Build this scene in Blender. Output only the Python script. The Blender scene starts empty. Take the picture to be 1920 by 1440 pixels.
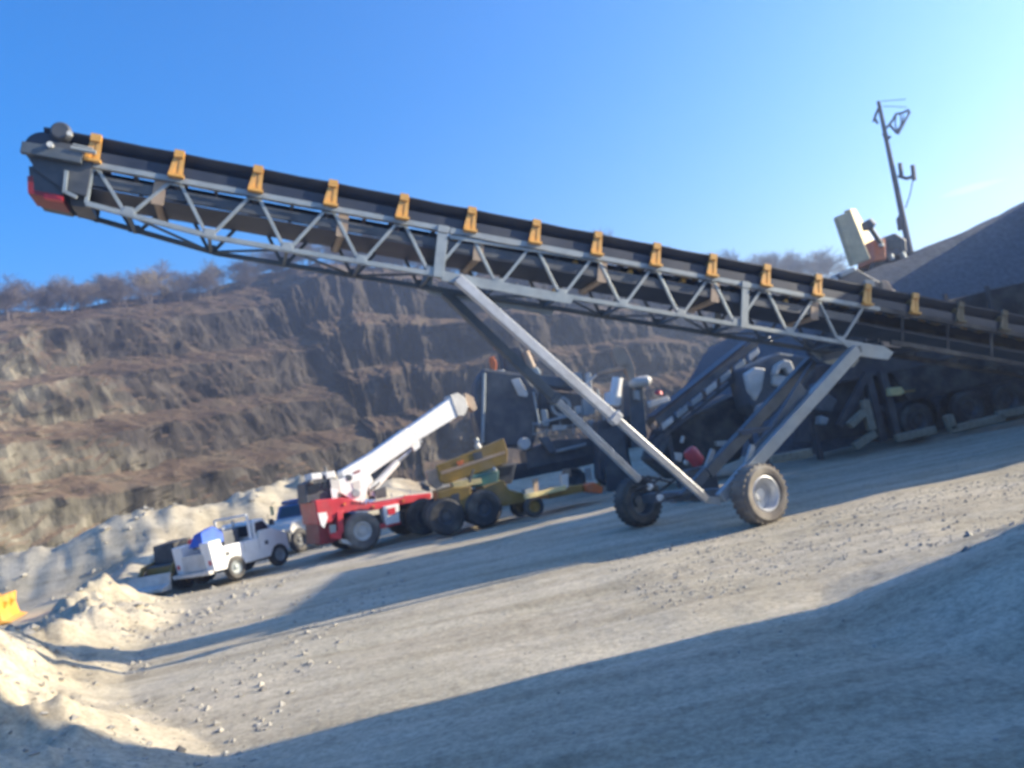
import bpy, math, random
import numpy as np
from mathutils import Vector
rad = math.radians
random.seed(7)
# ------------------------------------------------------------------ camera, sky, sun, exposure
F_PX, ROLL, PITCH, CAM_H = 1550.0, rad(11.5), rad(4.0), 2.4      # for a 1920 x 1440 frame
SUN_AZ, SUN_EL = rad(7), rad(18)
sc = bpy.context.scene
col = sc.collection
fwd = np.array([0, math.cos(PITCH), math.sin(PITCH)])
up0 = np.array([0, -math.sin(PITCH), math.cos(PITCH)])
r0 = np.array([1.0, 0, 0])
RIGHT = math.cos(ROLL)*r0 - math.sin(ROLL)*up0
UP = math.sin(ROLL)*r0 + math.cos(ROLL)*up0
CAM = np.array([0, 0, CAM_H])
cam_d = bpy.data.cameras.new('camera')
cam_d.sensor_width = 36; cam_d.lens = 36*F_PX/1920
cam_d.clip_start = 0.1; cam_d.clip_end = 12000
cam_d.dof.use_dof = True; cam_d.dof.focus_distance = 1.35; cam_d.dof.aperture_fstop = 5.2
cam_o = bpy.data.objects.new('camera', cam_d); col.objects.link(cam_o)
from mathutils import Matrix
m = Matrix.Identity(4)
for i in range(3):
    m[i][0] = RIGHT[i]; m[i][1] = UP[i]; m[i][2] = -fwd[i]; m[i][3] = CAM[i]
cam_o.matrix_world = m
sc.camera = cam_o
sc.view_settings.view_transform = 'Standard'; sc.view_settings.look = 'None'
sc.view_settings.gamma = 1; sc.view_settings.exposure = 1.8
w = bpy.data.worlds.new('World'); sc.world = w; w.use_nodes = True
nt = w.node_tree; nt.nodes.clear()
sky = nt.nodes.new('ShaderNodeTexSky'); sky.sky_type = 'NISHITA'; sky.sun_disc = False
sky.sun_elevation = SUN_EL; sky.sun_rotation = math.pi/2 - SUN_AZ
sky.air_density = 1.0; sky.dust_density = 0.3; sky.ozone_density = 4.0
bg = nt.nodes.new('ShaderNodeBackground'); bg.inputs[1].default_value = 0.096
out = nt.nodes.new('ShaderNodeOutputWorld')
hs = nt.nodes.new('ShaderNodeHueSaturation'); hs.inputs['Saturation'].default_value = 1.36; hs.inputs['Hue'].default_value = .508; nt.links.new(sky.outputs[0], hs.inputs['Color']); nt.links.new(hs.outputs[0], bg.inputs[0]); nt.links.new(bg.outputs[0], out.inputs[0])
sun_d = bpy.data.lights.new('sun', 'SUN'); sun_d.energy = 5.0; sun_d.angle = rad(0.5); sun_d.color = (1, .87, .66)
sun_o = bpy.data.objects.new('sun', sun_d); col.objects.link(sun_o)
SUN = Vector((math.cos(SUN_EL)*math.cos(SUN_AZ), math.cos(SUN_EL)*math.sin(SUN_AZ), math.sin(SUN_EL)))
sun_o.rotation_euler = SUN.to_track_quat('Z', 'Y').to_euler()
sun_o.location = (40, 0, 60)

# ------------------------------------------------------------------ helpers
def ray(x, y): return (x-960)/F_PX*RIGHT - (y-720)/F_PX*UP + fwd
def at(x, y, Y):
    v = ray(x, y); return CAM + v*(Y/v[1])
def gnd(x, y, z=0.0):
    v = ray(x, y); return CAM + v*((z-CAM_H)/v[2])
def unit(v):
    v = np.asarray(v, float); return v/np.linalg.norm(v)
A = lambda *p: np.array(p, float)

def tag(o, label=None, cat=None, group=None, kind=None):
    if label: o['label'] = label
    if cat: o['category'] = cat
    if group: o['group'] = group
    if kind: o['kind'] = kind
    return o
def empty(name, loc, label, cat, group=None):
    o = bpy.data.objects.new(name, None); col.objects.link(o); o.location = tuple(loc)
    o.empty_display_size = .3
    return tag(o, label, cat, group)
def wloc(o):
    p = np.zeros(3)
    while o is not None:
        p = p + np.array(o.location); o = o.parent
    return p

class MB:
    def __init__(s): s.v = []; s.f = []
    def add(s, vs, fs):
        n = len(s.v); s.v += [tuple(map(float, p)) for p in vs]; s.f += [tuple(i+n for i in f) for f in fs]; return s
    def hexa(s, c, ax, ay, az):                      # centre and three half axes
        c, ax, ay, az = map(np.asarray, (c, ax, ay, az))
        vs = [c+i*ax+j*ay+k*az for i in (-1, 1) for j in (-1, 1) for k in (-1, 1)]
        return s.add(vs, [(0,1,3,2),(4,6,7,5),(0,4,5,1),(2,3,7,6),(0,2,6,4),(1,5,7,3)])
    def beam(s, p, q, a, b, up=(0, 0, 1)):           # rectangular bar, a wide (side), b tall (up)
        p, q = A(*p), A(*q); d = unit(q-p); sd = np.cross(d, up)
        if np.linalg.norm(sd) < 1e-3: sd = np.cross(d, (1, 0, 0))
        sd = unit(sd); u = np.cross(sd, d)
        return s.hexa((p+q)/2, (q-p)/2, sd*a/2, u*b/2)
    def tube(s, p, q, r, r2=None, n=12):
        return s.lathe(p, q, [(0, 0), (0, r), (1, r if r2 is None else r2), (1, 0)], n, rel=True)
    def lathe(s, p, q, prof, n=24, rel=False):       # prof: (along, radius); along in metres, or 0..1 of p-q with rel
        p, q = A(*p), A(*q); L = np.linalg.norm(q-p); d = (q-p)/L
        a = unit(np.cross(d, (0, 0, 1) if abs(d[2]) < .9 else (1, 0, 0))); b = np.cross(d, a)
        vs = []
        for (t, r) in prof:
            if rel: t = t*L
            for k in range(n):
                th = 2*math.pi*k/n; vs.append(p+d*t+(a*math.cos(th)+b*math.sin(th))*max(r, 1e-4))
        fs = [(i*n+k, i*n+(k+1) % n, (i+1)*n+(k+1) % n, (i+1)*n+k) for i in range(len(prof)-1) for k in range(n)]
        return s.add(vs, fs)
    def prism(s, poly, vec):                         # polygon (3D points) pushed along vec
        n = len(poly); poly = [A(*p) for p in poly]; vec = np.asarray(vec)
        vs = poly + [p+vec for p in poly]
        return s.add(vs, [tuple(range(n)), tuple(range(2*n-1, n-1, -1))] + [(i, i+n, (i+1) % n+n, (i+1) % n) for i in range(n)])
    def build(s, name, mat, parent=None, bevel=0, smooth=False, origin=None):
        base = wloc(parent) if parent is not None else (np.zeros(3) if origin is None else np.asarray(origin, float))
        me = bpy.data.meshes.new(name)
        me.from_pydata([tuple(np.array(p)-base) for p in s.v], [], s.f)
        me.materials.append(mat)
        import bmesh
        bm = bmesh.new(); bm.from_mesh(me); bmesh.ops.recalc_face_normals(bm, faces=bm.faces); bm.to_mesh(me); bm.free()
        o = bpy.data.objects.new(name, me); col.objects.link(o)
        if parent is not None: o.parent = parent
        else: o.location = tuple(base)
        if smooth:
            for p in me.polygons: p.use_smooth = True
            try: me.set_sharp_from_angle(angle=rad(35))
            except Exception: pass
        if bevel:
            b = o.modifiers.new('bevel', 'BEVEL'); b.width = bevel; b.segments = 2; b.limit_method = 'ANGLE'
        return o

# ------------------------------------------------------------------ materials
def mat(name, c, rough=.6, metal=0., c2=None, scale=3., spec=.5, bump=0., bscale=20., dust=None, dust_amt=.5, contrast=(.35, .65)):
    m = bpy.data.materials.new(name); m.use_nodes = True; t = m.node_tree; N = t.nodes; L = t.links
    b = N['Principled BSDF']; b.inputs['Roughness'].default_value = rough; b.inputs['Metallic'].default_value = metal
    b.inputs['Specular IOR Level'].default_value = spec
    tc = N.new('ShaderNodeTexCoord'); nz = N.new('ShaderNodeTexNoise'); nz.inputs['Scale'].default_value = scale
    nz.inputs['Detail'].default_value = 8; nz.inputs['Roughness'].default_value = .65
    L.new(tc.outputs['Object'], nz.inputs['Vector'])
    r = N.new('ShaderNodeValToRGB'); r.color_ramp.elements[0].position, r.color_ramp.elements[1].position = contrast
    c2 = c2 or tuple(x*.72 for x in c)
    r.color_ramp.elements[0].color = (*c2, 1); r.color_ramp.elements[1].color = (*c, 1)
    L.new(nz.outputs['Fac'], r.inputs['Fac']); last = r.outputs['Color']
    if dust:
        n2 = N.new('ShaderNodeTexNoise'); n2.inputs['Scale'].default_value = scale*.6; n2.inputs['Detail'].default_value = 10
        mp = N.new('ShaderNodeMapping'); mp.inputs['Location'].default_value = (7, 3, 1); L.new(tc.outputs['Object'], mp.inputs[0]); L.new(mp.outputs[0], n2.inputs['Vector'])
        r2 = N.new('ShaderNodeValToRGB'); r2.color_ramp.elements[0].position = .42; r2.color_ramp.elements[1].position = .72
        r2.color_ramp.elements[1].color = (dust_amt,)*3+(1,)
        L.new(n2.outputs['Fac'], r2.inputs['Fac'])
        mx = N.new('ShaderNodeMixRGB'); L.new(r2.outputs['Color'], mx.inputs['Fac']); L.new(last, mx.inputs[1]); mx.inputs[2].default_value = (*dust, 1); last = mx.outputs[0]
    L.new(last, b.inputs['Base Color'])
    if bump:
        n3 = N.new('ShaderNodeTexNoise'); n3.inputs['Scale'].default_value = bscale; n3.inputs['Detail'].default_value = 8
        L.new(tc.outputs['Object'], n3.inputs['Vector'])
        bp = N.new('ShaderNodeBump'); bp.inputs['Strength'].default_value = bump; bp.inputs['Distance'].default_value = .05
        L.new(n3.outputs['Fac'], bp.inputs['Height']); L.new(bp.outputs[0], b.inputs['Normal'])
    return m
DUST = (.36, .33, .27)
M = dict(
    galv_light=mat('pale_steel', (.62, .63, .64), .4, .2, dust=(.4, .37, .31), dust_amt=.25),
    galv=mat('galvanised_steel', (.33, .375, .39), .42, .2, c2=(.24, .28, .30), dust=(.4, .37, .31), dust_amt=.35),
    galv_shine=mat('bright_steel', (.7, .7, .7), .28, .75),
    dark_steel=mat('dark_steel', (.07, .08, .095), .5, .2, dust=DUST, dust_amt=.25),
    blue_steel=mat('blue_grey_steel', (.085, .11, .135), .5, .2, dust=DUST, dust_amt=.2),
    rubber=mat('rubber', (.03, .03, .032), .75, dust=DUST, dust_amt=.35),
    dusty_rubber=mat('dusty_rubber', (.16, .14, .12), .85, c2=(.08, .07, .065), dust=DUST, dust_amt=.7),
    belt=mat('belt_rubber', (.022, .032, .058), .5, dust=(.1, .1, .1), dust_amt=.3),
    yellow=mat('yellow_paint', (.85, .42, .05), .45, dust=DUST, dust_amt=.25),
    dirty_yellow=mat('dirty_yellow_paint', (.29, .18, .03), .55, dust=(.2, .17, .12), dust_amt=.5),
    pale_yellow=mat('lit_boom_paint', (.85, .68, .30), .5, dust=DUST, dust_amt=.2),
    orange=mat('orange_paint', (.7, .16, .03), .5, dust=DUST, dust_amt=.3),
    red=mat('red_paint', (.62, .035, .05), .42, dust=(.4, .2, .18), dust_amt=.3),
    dark_red=mat('dark_red_paint', (.25, .02, .03), .5, dust=DUST, dust_amt=.2),
    white=mat('white_paint', (.82, .82, .80), .42, c2=(.74, .74, .71), dust=DUST, dust_amt=.12),
    offwhite=mat('dusty_white_paint', (.62, .61, .57), .5, dust=DUST, dust_amt=.4),
    boom_shade=mat('shaded_boom_paint', (.62, .5, .3), .6, dust=DUST, dust_amt=.3),
    shade_tan=mat('shaded_bracket_paint', (.16, .13, .07), .8, dust=DUST, dust_amt=.2),  # bracket colour with the shade at the tail painted in
    tan=mat('tan_paint', (.45, .32, .22), .7, dust=DUST, dust_amt=.4),
    blue=mat('blue_tarpaulin', (.02, .12, .55), .55, c2=(.01, .07, .4)),
    blue_paint=mat('blue_paint', (.07, .14, .34), .4, dust=DUST, dust_amt=.25),
    teal=mat('teal_paint', (.05, .17, .15), .5, dust=DUST, dust_amt=.3),
    glass=mat('dark_glass', (.03, .035, .045), .12),
    lamp=mat('lamp_lens', (.75, .75, .7), .2),
    wood=mat('timber', (.34, .3, .22), .85, c2=(.22, .19, .14), scale=6, bump=.4),
    pole=mat('weathered_pole', (.07, .075, .10), .8),
    bark=mat('grey_bark', (.125, .10, .095), .9, c2=(.08, .07, .07)),
    bark_tan=mat('dry_tan_twigs', (.30, .24, .12), .9, c2=(.2, .15, .09)),
)

def ground_mat(name, base, dark, brown):
    m = bpy.data.materials.new(name); m.use_nodes = True; t = m.node_tree; N = t.nodes; L = t.links
    b = N['Principled BSDF']; b.inputs['Roughness'].default_value = .95; b.inputs['Specular IOR Level'].default_value = .15
    tc = N.new('ShaderNodeTexCoord')
    def noise(s, d=8, vec=None, rough=.6):
        n = N.new('ShaderNodeTexNoise'); n.inputs['Scale'].default_value = s; n.inputs['Detail'].default_value = d; n.inputs['Roughness'].default_value = rough
        L.new(vec or tc.outputs['Object'], n.inputs['Vector']); return n.outputs['Fac']
    def ramp(fac, a, bb, ca, cb):
        r = N.new('ShaderNodeValToRGB'); r.color_ramp.elements[0].position = a; r.color_ramp.elements[1].position = bb
        r.color_ramp.elements[0].color = (*ca, 1); r.color_ramp.elements[1].color = (*cb, 1); L.new(fac, r.inputs['Fac']); return r.outputs['Color']
    def mix(f, a, bb, mode='MIX'):
        x = N.new('ShaderNodeMixRGB'); x.blend_type = mode
        if isinstance(f, float): x.inputs[0].default_value = f
        else: L.new(f, x.inputs[0])
        L.new(a, x.inputs[1]); L.new(bb, x.inputs[2]); return x.outputs[0]
    c1 = ramp(noise(.35), .38, .66, brown, base)
    mp = N.new('ShaderNodeMapping'); mp.inputs['Rotation'].default_value = (0, 0, rad(-9)); mp.inputs['Scale'].default_value = (.12, 1.6, 1)
    L.new(tc.outputs['Object'], mp.inputs[0])
    tr = ramp(noise(1.0, 6, mp.outputs[0]), .4, .62, (.70, .675, .64), (1, 1, 1))      # wheel tracks
    c2 = mix(.8, c1, tr, 'MULTIPLY')
    sp = ramp(noise(14, 6, rough=.75), .36, .6, (.48, .47, .47), (1.05, 1.05, 1.03))
    c3 = mix(.6, c2, sp, 'MULTIPLY')
    sp2 = ramp(noise(3.1, 6, rough=.7), .33, .5, (.6, .6, .6), (1, 1, 1))
    c4 = mix(.6, c3, sp2, 'MULTIPLY')
    sp_ = N.new('ShaderNodeSeparateXYZ'); L.new(tc.outputs['Object'], sp_.inputs[0])
    ad = N.new('ShaderNodeMath'); ad.operation = 'MULTIPLY_ADD'; L.new(noise(.25), ad.inputs[0]); ad.inputs[1].default_value = 12; L.new(sp_.outputs[1], ad.inputs[2])
    mr = N.new('ShaderNodeMapRange'); mr.inputs[1].default_value = 47; mr.inputs[2].default_value = 52; L.new(ad.outputs[0], mr.inputs[0])
    br = N.new('ShaderNodeMixRGB'); br.blend_type = 'MULTIPLY'; L.new(mr.outputs[0], br.inputs[0]); L.new(c4, br.inputs[1]); br.inputs[2].default_value = (.55, .47, .40, 1)
    L.new(br.outputs[0], b.inputs['Base Color'])
    bp = N.new('ShaderNodeBump'); bp.inputs['Strength'].default_value = .5; bp.inputs['Distance'].default_value = .045
    L.new(noise(9, 10, rough=.75), bp.inputs['Height']); L.new(bp.outputs[0], b.inputs['Normal'])
    return m
M['ground'] = ground_mat('crushed_limestone', (.63, .565, .44), (.2, .2, .2), (.53, .475, .355))
M['stone'] = mat('limestone_chips', (.46, .43, .36), .9, c2=(.17, .16, .145), scale=2.5)
M['pile'] = mat('dark_gravel', (.17, .18, .19), .95, c2=(.10, .108, .118), scale=6, bump=1, bscale=25, spec=.15)

def rock_mat():
    m = bpy.data.materials.new('quarry_rock'); m.use_nodes = True; t = m.node_tree; N = t.nodes; L = t.links
    b = N['Principled BSDF']; b.inputs['Roughness'].default_value = .95; b.inputs['Specular IOR Level'].default_value = .1
    tc = N.new('ShaderNodeTexCoord'); geo = N.new('ShaderNodeNewGeometry')
    def noise(s, sc3=(1, 1, 1), d=8, rough=.65):
        mp = N.new('ShaderNodeMapping'); mp.inputs['Scale'].default_value = sc3; L.new(tc.outputs['Object'], mp.inputs[0])
        n = N.new('ShaderNodeTexNoise'); n.inputs['Scale'].default_value = s; n.inputs['Detail'].default_value = d; n.inputs['Roughness'].default_value = rough
        L.new(mp.outputs[0], n.inputs['Vector']); return n.outputs['Fac']
    def ramp(fac, stops):
        r = N.new('ShaderNodeValToRGB'); e = r.color_ramp.elements
        while len(e) < len(stops): e.new(.5)
        for el, (p, c) in zip(e, stops): el.position = p; el.color = (*c, 1)
        L.new(fac, r.inputs['Fac']); return r.outputs['Color']
    face = ramp(noise(.45, (1, 1, .6), 10), [(.34, (.03, .028, .022)), (.46, (.10, .092, .07)), (.56, (.175, .16, .122)), (.72, (.32, .30, .235))])
    ledge = ramp(noise(.22), [(.35, (.10, .07, .045)), (.5, (.17, .12, .08)), (.7, (.22, .175, .115))])
    sx = N.new('ShaderNodeSeparateXYZ'); L.new(geo.outputs['True Normal'], sx.inputs[0])
    f = N.new('ShaderNodeMapRange'); f.inputs[1].default_value = .45; f.inputs[2].default_value = .85; L.new(sx.outputs[2], f.inputs[0])
    x = N.new('ShaderNodeMixRGB'); L.new(f.outputs[0], x.inputs[0]); L.new(face, x.inputs[1]); L.new(ledge, x.inputs[2])
    # shade over the middle of the hill is painted into the rock colour
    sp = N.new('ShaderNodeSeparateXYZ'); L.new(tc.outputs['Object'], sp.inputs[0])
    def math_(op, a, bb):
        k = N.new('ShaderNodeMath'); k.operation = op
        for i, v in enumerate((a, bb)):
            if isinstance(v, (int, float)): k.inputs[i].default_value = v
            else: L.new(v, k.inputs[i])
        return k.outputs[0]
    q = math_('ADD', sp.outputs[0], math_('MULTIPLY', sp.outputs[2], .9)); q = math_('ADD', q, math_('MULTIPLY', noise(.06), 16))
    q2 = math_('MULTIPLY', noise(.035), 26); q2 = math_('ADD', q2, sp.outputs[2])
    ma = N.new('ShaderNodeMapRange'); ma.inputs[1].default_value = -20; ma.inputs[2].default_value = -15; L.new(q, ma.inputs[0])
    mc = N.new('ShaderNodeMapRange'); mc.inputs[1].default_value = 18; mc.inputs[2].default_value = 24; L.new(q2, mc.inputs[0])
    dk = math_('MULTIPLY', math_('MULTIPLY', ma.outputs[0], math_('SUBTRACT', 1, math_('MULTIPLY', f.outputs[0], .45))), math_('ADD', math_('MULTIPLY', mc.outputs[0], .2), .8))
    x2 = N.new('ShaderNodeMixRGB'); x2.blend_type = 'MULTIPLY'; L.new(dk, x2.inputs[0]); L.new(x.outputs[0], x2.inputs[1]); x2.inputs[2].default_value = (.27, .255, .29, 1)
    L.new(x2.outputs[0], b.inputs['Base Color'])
    bp = N.new('ShaderNodeBump'); bp.inputs['Strength'].default_value = .8; bp.inputs['Distance'].default_value = .5
    L.new(noise(.9, (1, 1, .5), 10), bp.inputs['Height']); L.new(bp.outputs[0], b.inputs['Normal'])
    return m
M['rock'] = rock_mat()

# ------------------------------------------------------------------ noise in numpy
_rng = np.random.RandomState(3); _tab = _rng.rand(256, 256)
def vnoise(x, y):
    xi = np.floor(x).astype(int); yi = np.floor(y).astype(int); fx = x-xi; fy = y-yi
    fx = fx*fx*(3-2*fx); fy = fy*fy*(3-2*fy)
    g = lambda a, b: _tab[a & 255, b & 255]
    return (g(xi, yi)*(1-fx)+g(xi+1, yi)*fx)*(1-fy)+(g(xi, yi+1)*(1-fx)+g(xi+1, yi+1)*fx)*fy - .5
def fbm(x, y, o=5, g=.5):
    s = 0; a = 1
    for i in range(o): s = s+a*vnoise(x*2**i+17.3*i, y*2**i-9.1*i); a *= g
    return s

# ------------------------------------------------------------------ ground
def seg_dist(x, y, a, b):
    dx, dy = b[0]-a[0], b[1]-a[1]; t = np.clip(((x-a[0])*dx+(y-a[1])*dy)/(dx*dx+dy*dy), 0, 1)
    return np.hypot(x-a[0]-t*dx, y-a[1]-t*dy), t
def sstep(a, b, v):
    t = np.clip((v-a)/(b-a), 0, 1); return t*t*(3-2*t)
def ridge(x, y, pts, wid):                            # a polyline bank: points (x, y, height)
    z = np.zeros_like(x)
    for a, b in zip(pts[:-1], pts[1:]):
        d, t = seg_dist(x, y, a, b); h = a[2]+(b[2]-a[2])*t
        z = np.maximum(z, h*(lambda q: q*q*(3-2*q)*.35+q*.65)(np.clip(1-d/wid, 0, 1)))
    return z
TRACKS = [[(12, 13.4), (5, 12.2), (0, 11.2), (-4, 10.6), (-7, 10.2)], [(11, 14.6), (3, 13.4), (-2.5, 12.6), (-7.5, 13.2)],
          [(5, 10.8), (1.5, 10.2), (-2, 9.5), (-5.5, 8.9)], [(-1, 21.5), (-6, 19.5), (-9, 18.2)]]
def ground_z(x, y):
    x = np.asarray(x, float); y = np.asarray(y, float)
    r = np.hypot(x, y)
    z = fbm(x*.09, y*.09, 4)*.22*sstep(3, 30, r) + fbm(x*.6, y*.6, 4)*.06*(.4+.6*sstep(0, 6, np.abs(x+2))) 
    c, s = math.cos(rad(9)), math.sin(rad(9)); al = x*c+y*s; cr = -x*s+y*c
    z += vnoise(al*.12, cr*1.9)*.05 + vnoise(al*.3+5, cr*4.)*.025
    for pts_ in TRACKS:                                 # wheel ruts pressed into the yard
        for o_ in (-.85, .85):
            c_ = np.array(pts_, float)
            for _ in range(3):                          # round the corners
                c_ = np.vstack([c_[:1], np.stack([.75*c_[:-1]+.25*c_[1:], .25*c_[:-1]+.75*c_[1:]], 1).reshape(-1, 2), c_[-1:]])
            g_ = np.gradient(c_, axis=0); g_ /= np.hypot(g_[:, 0], g_[:, 1])[:, None]
            c_ = c_+np.stack([-g_[:, 1], g_[:, 0]], 1)*o_
            d = np.full_like(x, 9.)
            for a, b in zip(c_[:-1], c_[1:]): d = np.minimum(d, seg_dist(x, y, a, b)[0])
            z = z-.024*np.exp(-(d/.2)**2)+.013*np.exp(-((d-.4)/.13)**2)
    # bank at the left edge of the pad, its foot running towards the camera
    n1 = 1+.45*fbm(x*.45, y*.45, 3)+.12*fbm(x*2.2, y*2.2, 3)
    z += ridge(x, y, [(-12.0, 23.0, .4), (-11.2, 21.3, .75), (-10.5, 19.2, 1.0), (-10.1, 17.4, .9), (-9.7, 15.6, .7), (-8.7, 12.8, .85), (-7.2, 10.2, .9), (-5.7, 8.3, .8), (-4.2, 6.4, .35)], 1.75)*(n1+.8*fbm(x*1.3+7, y*1.3, 4))
    z += ridge(x, y, [(-12, 14.0, .6), (-10, 11, .7), (-8.5, 8.0, .9), (-6.4, 7.2, .6)], 3.0)*n1
    # higher ground behind the bank
    z += .4*sstep(-10.6, -11.6, x)*sstep(15, 17.5, y)*sstep(25, 21.5, y)
    # mound at the right edge of the frame
    z += ridge(x, y, [(5.2, 8.3, .55), (9, 9.0, 1.5), (13, 9, 2.2)], 2.6)*n1
    # spoil banks beyond the machines
    z += ridge(x, y, [(-30, 36, 1.6), (-19, 39, 1.9), (-15.4, 40, 2.2), (-11.5, 42, 2.7), (-6, 44, 1.2), (8, 46, .9), (30, 50, .8)], 6.)*n1
    z += ridge(x, y, [(-13.6, 26.5, .6), (-15.2, 31, 1.0), (-16, 35, .8)], 2.6)*n1
    z += ridge(x, y, [(-24, 35, 1.0), (-19.5, 35, 1.5), (-15.5, 36, 1.6), (-12.3, 37.5, 1.6), (-9.5, 39, 1.3), (-6, 40, .3)], 3.4)*(1+.5*fbm(x*.5+3, y*.5, 4))
    z -= sstep(46, 70, r)*1.5
    return z
def make_ground():
    th = np.concatenate([np.arange(-52, 52, .16), np.arange(52, 308, 3.0)])
    th = np.radians(90-th)
    rr = [1.2]
    while rr[-1] < 420: rr.append(rr[-1]*(1.0125 if rr[-1] < 60 else 1.06))
    rr = np.array(rr)
    R, T = np.meshgrid(rr, th, indexing='ij'); x = R*np.cos(T); y = R*np.sin(T); z = ground_z(x, y)
    nr, n = x.shape
    v = np.stack([x, y, z], -1).reshape(-1, 3)
    v = np.vstack([v, [[0, 0, float(ground_z(0, 0))]]])
    i, j = np.meshgrid(np.arange(nr-1), np.arange(n), indexing='ij'); j2 = (j+1) % n
    f = np.stack([i*n+j, (i+1)*n+j, (i+1)*n+j2, i*n+j2], -1).reshape(-1, 4)[:, ::-1].tolist()
    c = nr*n
    f += [(k, (k+1) % n, c)[::-1] for k in range(n)]
    me = bpy.data.meshes.new('ground'); me.from_pydata(v.tolist(), [], f); me.materials.append(M['ground'])
    for p in me.polygons: p.use_smooth = True
    o = bpy.data.objects.new('ground', me); col.objects.link(o); tag(o, kind='structure')
    o['label'] = 'pale crushed limestone yard with tyre tracks and banks'
make_ground()

def stones():
    rng = np.random.RandomState(5); mb_v = []; mb_f = []
    base = np.array([(1,0,0),(-1,0,0),(0,1,0),(0,-1,0),(0,0,1),(0,0,-1)], float)
    fs = [(0,2,4),(2,1,4),(1,3,4),(3,0,4),(2,0,5),(1,2,5),(3,1,5),(0,3,5)]
    zones = [(-12, 14, 5, 26, 3500, .006, .025), (-13, -3, 5, 20, 3200, .01, .06), (1, 12, 10.5, 15.5, 5000, .008, .036),
             (-16, -7, 14, 25, 700, .02, .12), (-34, -8, 30, 45, 700, .04, .2), (4, 13, 6, 11, 400, .015, .07)]
    pts = []
    for (x0, x1, y0, y1, n, s0, s1) in zones:
        x = rng.uniform(x0, x1, n*2); y = rng.uniform(y0, y1, n*2)
        k = (fbm(x*.5+3, y*.5, 3) + rng.rand(n*2)*.5) > .12
        x, y = x[k][:n], y[k][:n]
        s = s0+(s1-s0)*rng.rand(len(x))**4
        z = ground_z(x, y)
        pts.append(np.stack([x, y, z, s], -1))
    P = np.vstack(pts)
    for q, (x, y, z, s) in enumerate(P):
        jit = base*(s*(.6+.8*rng.rand(6, 1)))+rng.randn(6, 3)*s*.18
        jit[:, 2] *= .7
        mb_v.append(jit+[x, y, z+s*.05]); mb_f += [tuple(a+q*6 for a in f) for f in fs]
    me = bpy.data.meshes.new('gravel'); me.from_pydata(np.vstack(mb_v).tolist(), [], mb_f); me.materials.append(M['stone'])
    o = bpy.data.objects.new('gravel', me); col.objects.link(o)
    tag(o, 'loose limestone chips and stones scattered over the yard and its banks', 'gravel', kind='stuff')
stones()

# ------------------------------------------------------------------ quarry wall
QP = np.array([(-110, -30, 16), (-84, 20, 18), (-66, 50, 21), (-50, 76, 24.5), (-42, 98, 30), (-34, 116, 34.0), (-18, 123, 33.5),
               (-4, 124, 30.5), (12, 127, 28.5), (30, 130, 24), (50, 130, 20.5), (75, 127, 17), (110, 110, 26), (150, 70, 30), (170, 20, 25)], float)
def quarry():
    n = len(QP); tt = np.linspace(0, n-1, 900); i = np.clip(np.floor(tt).astype(int), 0, n-2); f = (tt-i)[:, None]
    g = lambda k: QP[np.clip(k, 0, n-1)]
    p0, p1, p2, p3 = g(i-1), g(i), g(i+1), g(i+2)
    c = .5*((2*p1)+(-p0+p2)*f+(2*p0-5*p1+4*p2-p3)*f**2+(-p0+3*p1-3*p2+p3)*f**3)
    d = np.gradient(c[:, :2], axis=0); d /= np.linalg.norm(d, axis=1)[:, None]
    nrm = np.stack([-d[:, 1], d[:, 0]], -1)            # away from the pit
    s = np.concatenate([[0], np.cumsum(np.linalg.norm(np.diff(c[:, :2], axis=0), axis=1))])
    prof = np.array([(-36, -.10), (-31, -.03), (-26.5, .07), (-25.2, .20), (-20, .27), (-18.8, .40), (-14, .465), (-12.6, .61), (-7.5, .68), (-6, .84), (1, .92), (10, 1.0), (22, 1.02), (60, .98)])
    seg = np.concatenate([[0], np.cumsum(np.hypot(np.diff(prof[:, 0]), np.diff(prof[:, 1])*30))])
    q = np.linspace(0, seg[-1]*.62, 220); q = np.concatenate([q, np.linspace(seg[-1]*.63, seg[-1], 12)])
    pd = np.interp(q, seg, prof[:, 0]); pz = np.interp(q, seg, prof[:, 1])
    S, Q = np.meshgrid(s, q, indexing='ij')
    D = np.tile(pd, (len(s), 1)); Z = pz[None, :]*c[:, 2][:, None]
    wv = fbm(S*.03, Q*0+3.3, 3)                          # benches wander and ramp
    D = D+wv*7+fbm(S*.09, Q*.05, 4, .55)*2.3+fbm(S*.42, Q*.16, 4, .6)*1.2+np.abs(fbm(S*.22+7, Q*.12, 3))*1.6
    D = D+np.round(fbm(S*.25+40, Q*.2, 3)*5)/5*1.3       # blocky breaks
    Z = Z+fbm(S*.045+9, Q*.02, 3)*3.0*np.clip(pz, 0, 1)[None, :]+fbm(S*.3, Q*.12, 4)*.7
    X = c[:, 0][:, None]+nrm[:, 0][:, None]*D; Y = c[:, 1][:, None]+nrm[:, 1][:, None]*D
    v = np.stack([X, Y, Z], -1).reshape(-1, 3); nq = len(q)
    a, b = np.meshgrid(np.arange(len(s)-1), np.arange(nq-1), indexing='ij')
    fa = np.stack([a*nq+b, (a+1)*nq+b, (a+1)*nq+b+1, a*nq+b+1], -1).reshape(-1, 4).tolist()
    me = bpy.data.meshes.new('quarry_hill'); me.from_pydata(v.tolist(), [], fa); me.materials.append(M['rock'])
    o = bpy.data.objects.new('quarry_hill', me); col.objects.link(o)
    tag(o, 'benched quarry hillside of brown rock with shade painted over its middle', kind='structure')
    return X, Y, Z, pd
QX, QY, QZ, QD = quarry()

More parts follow.
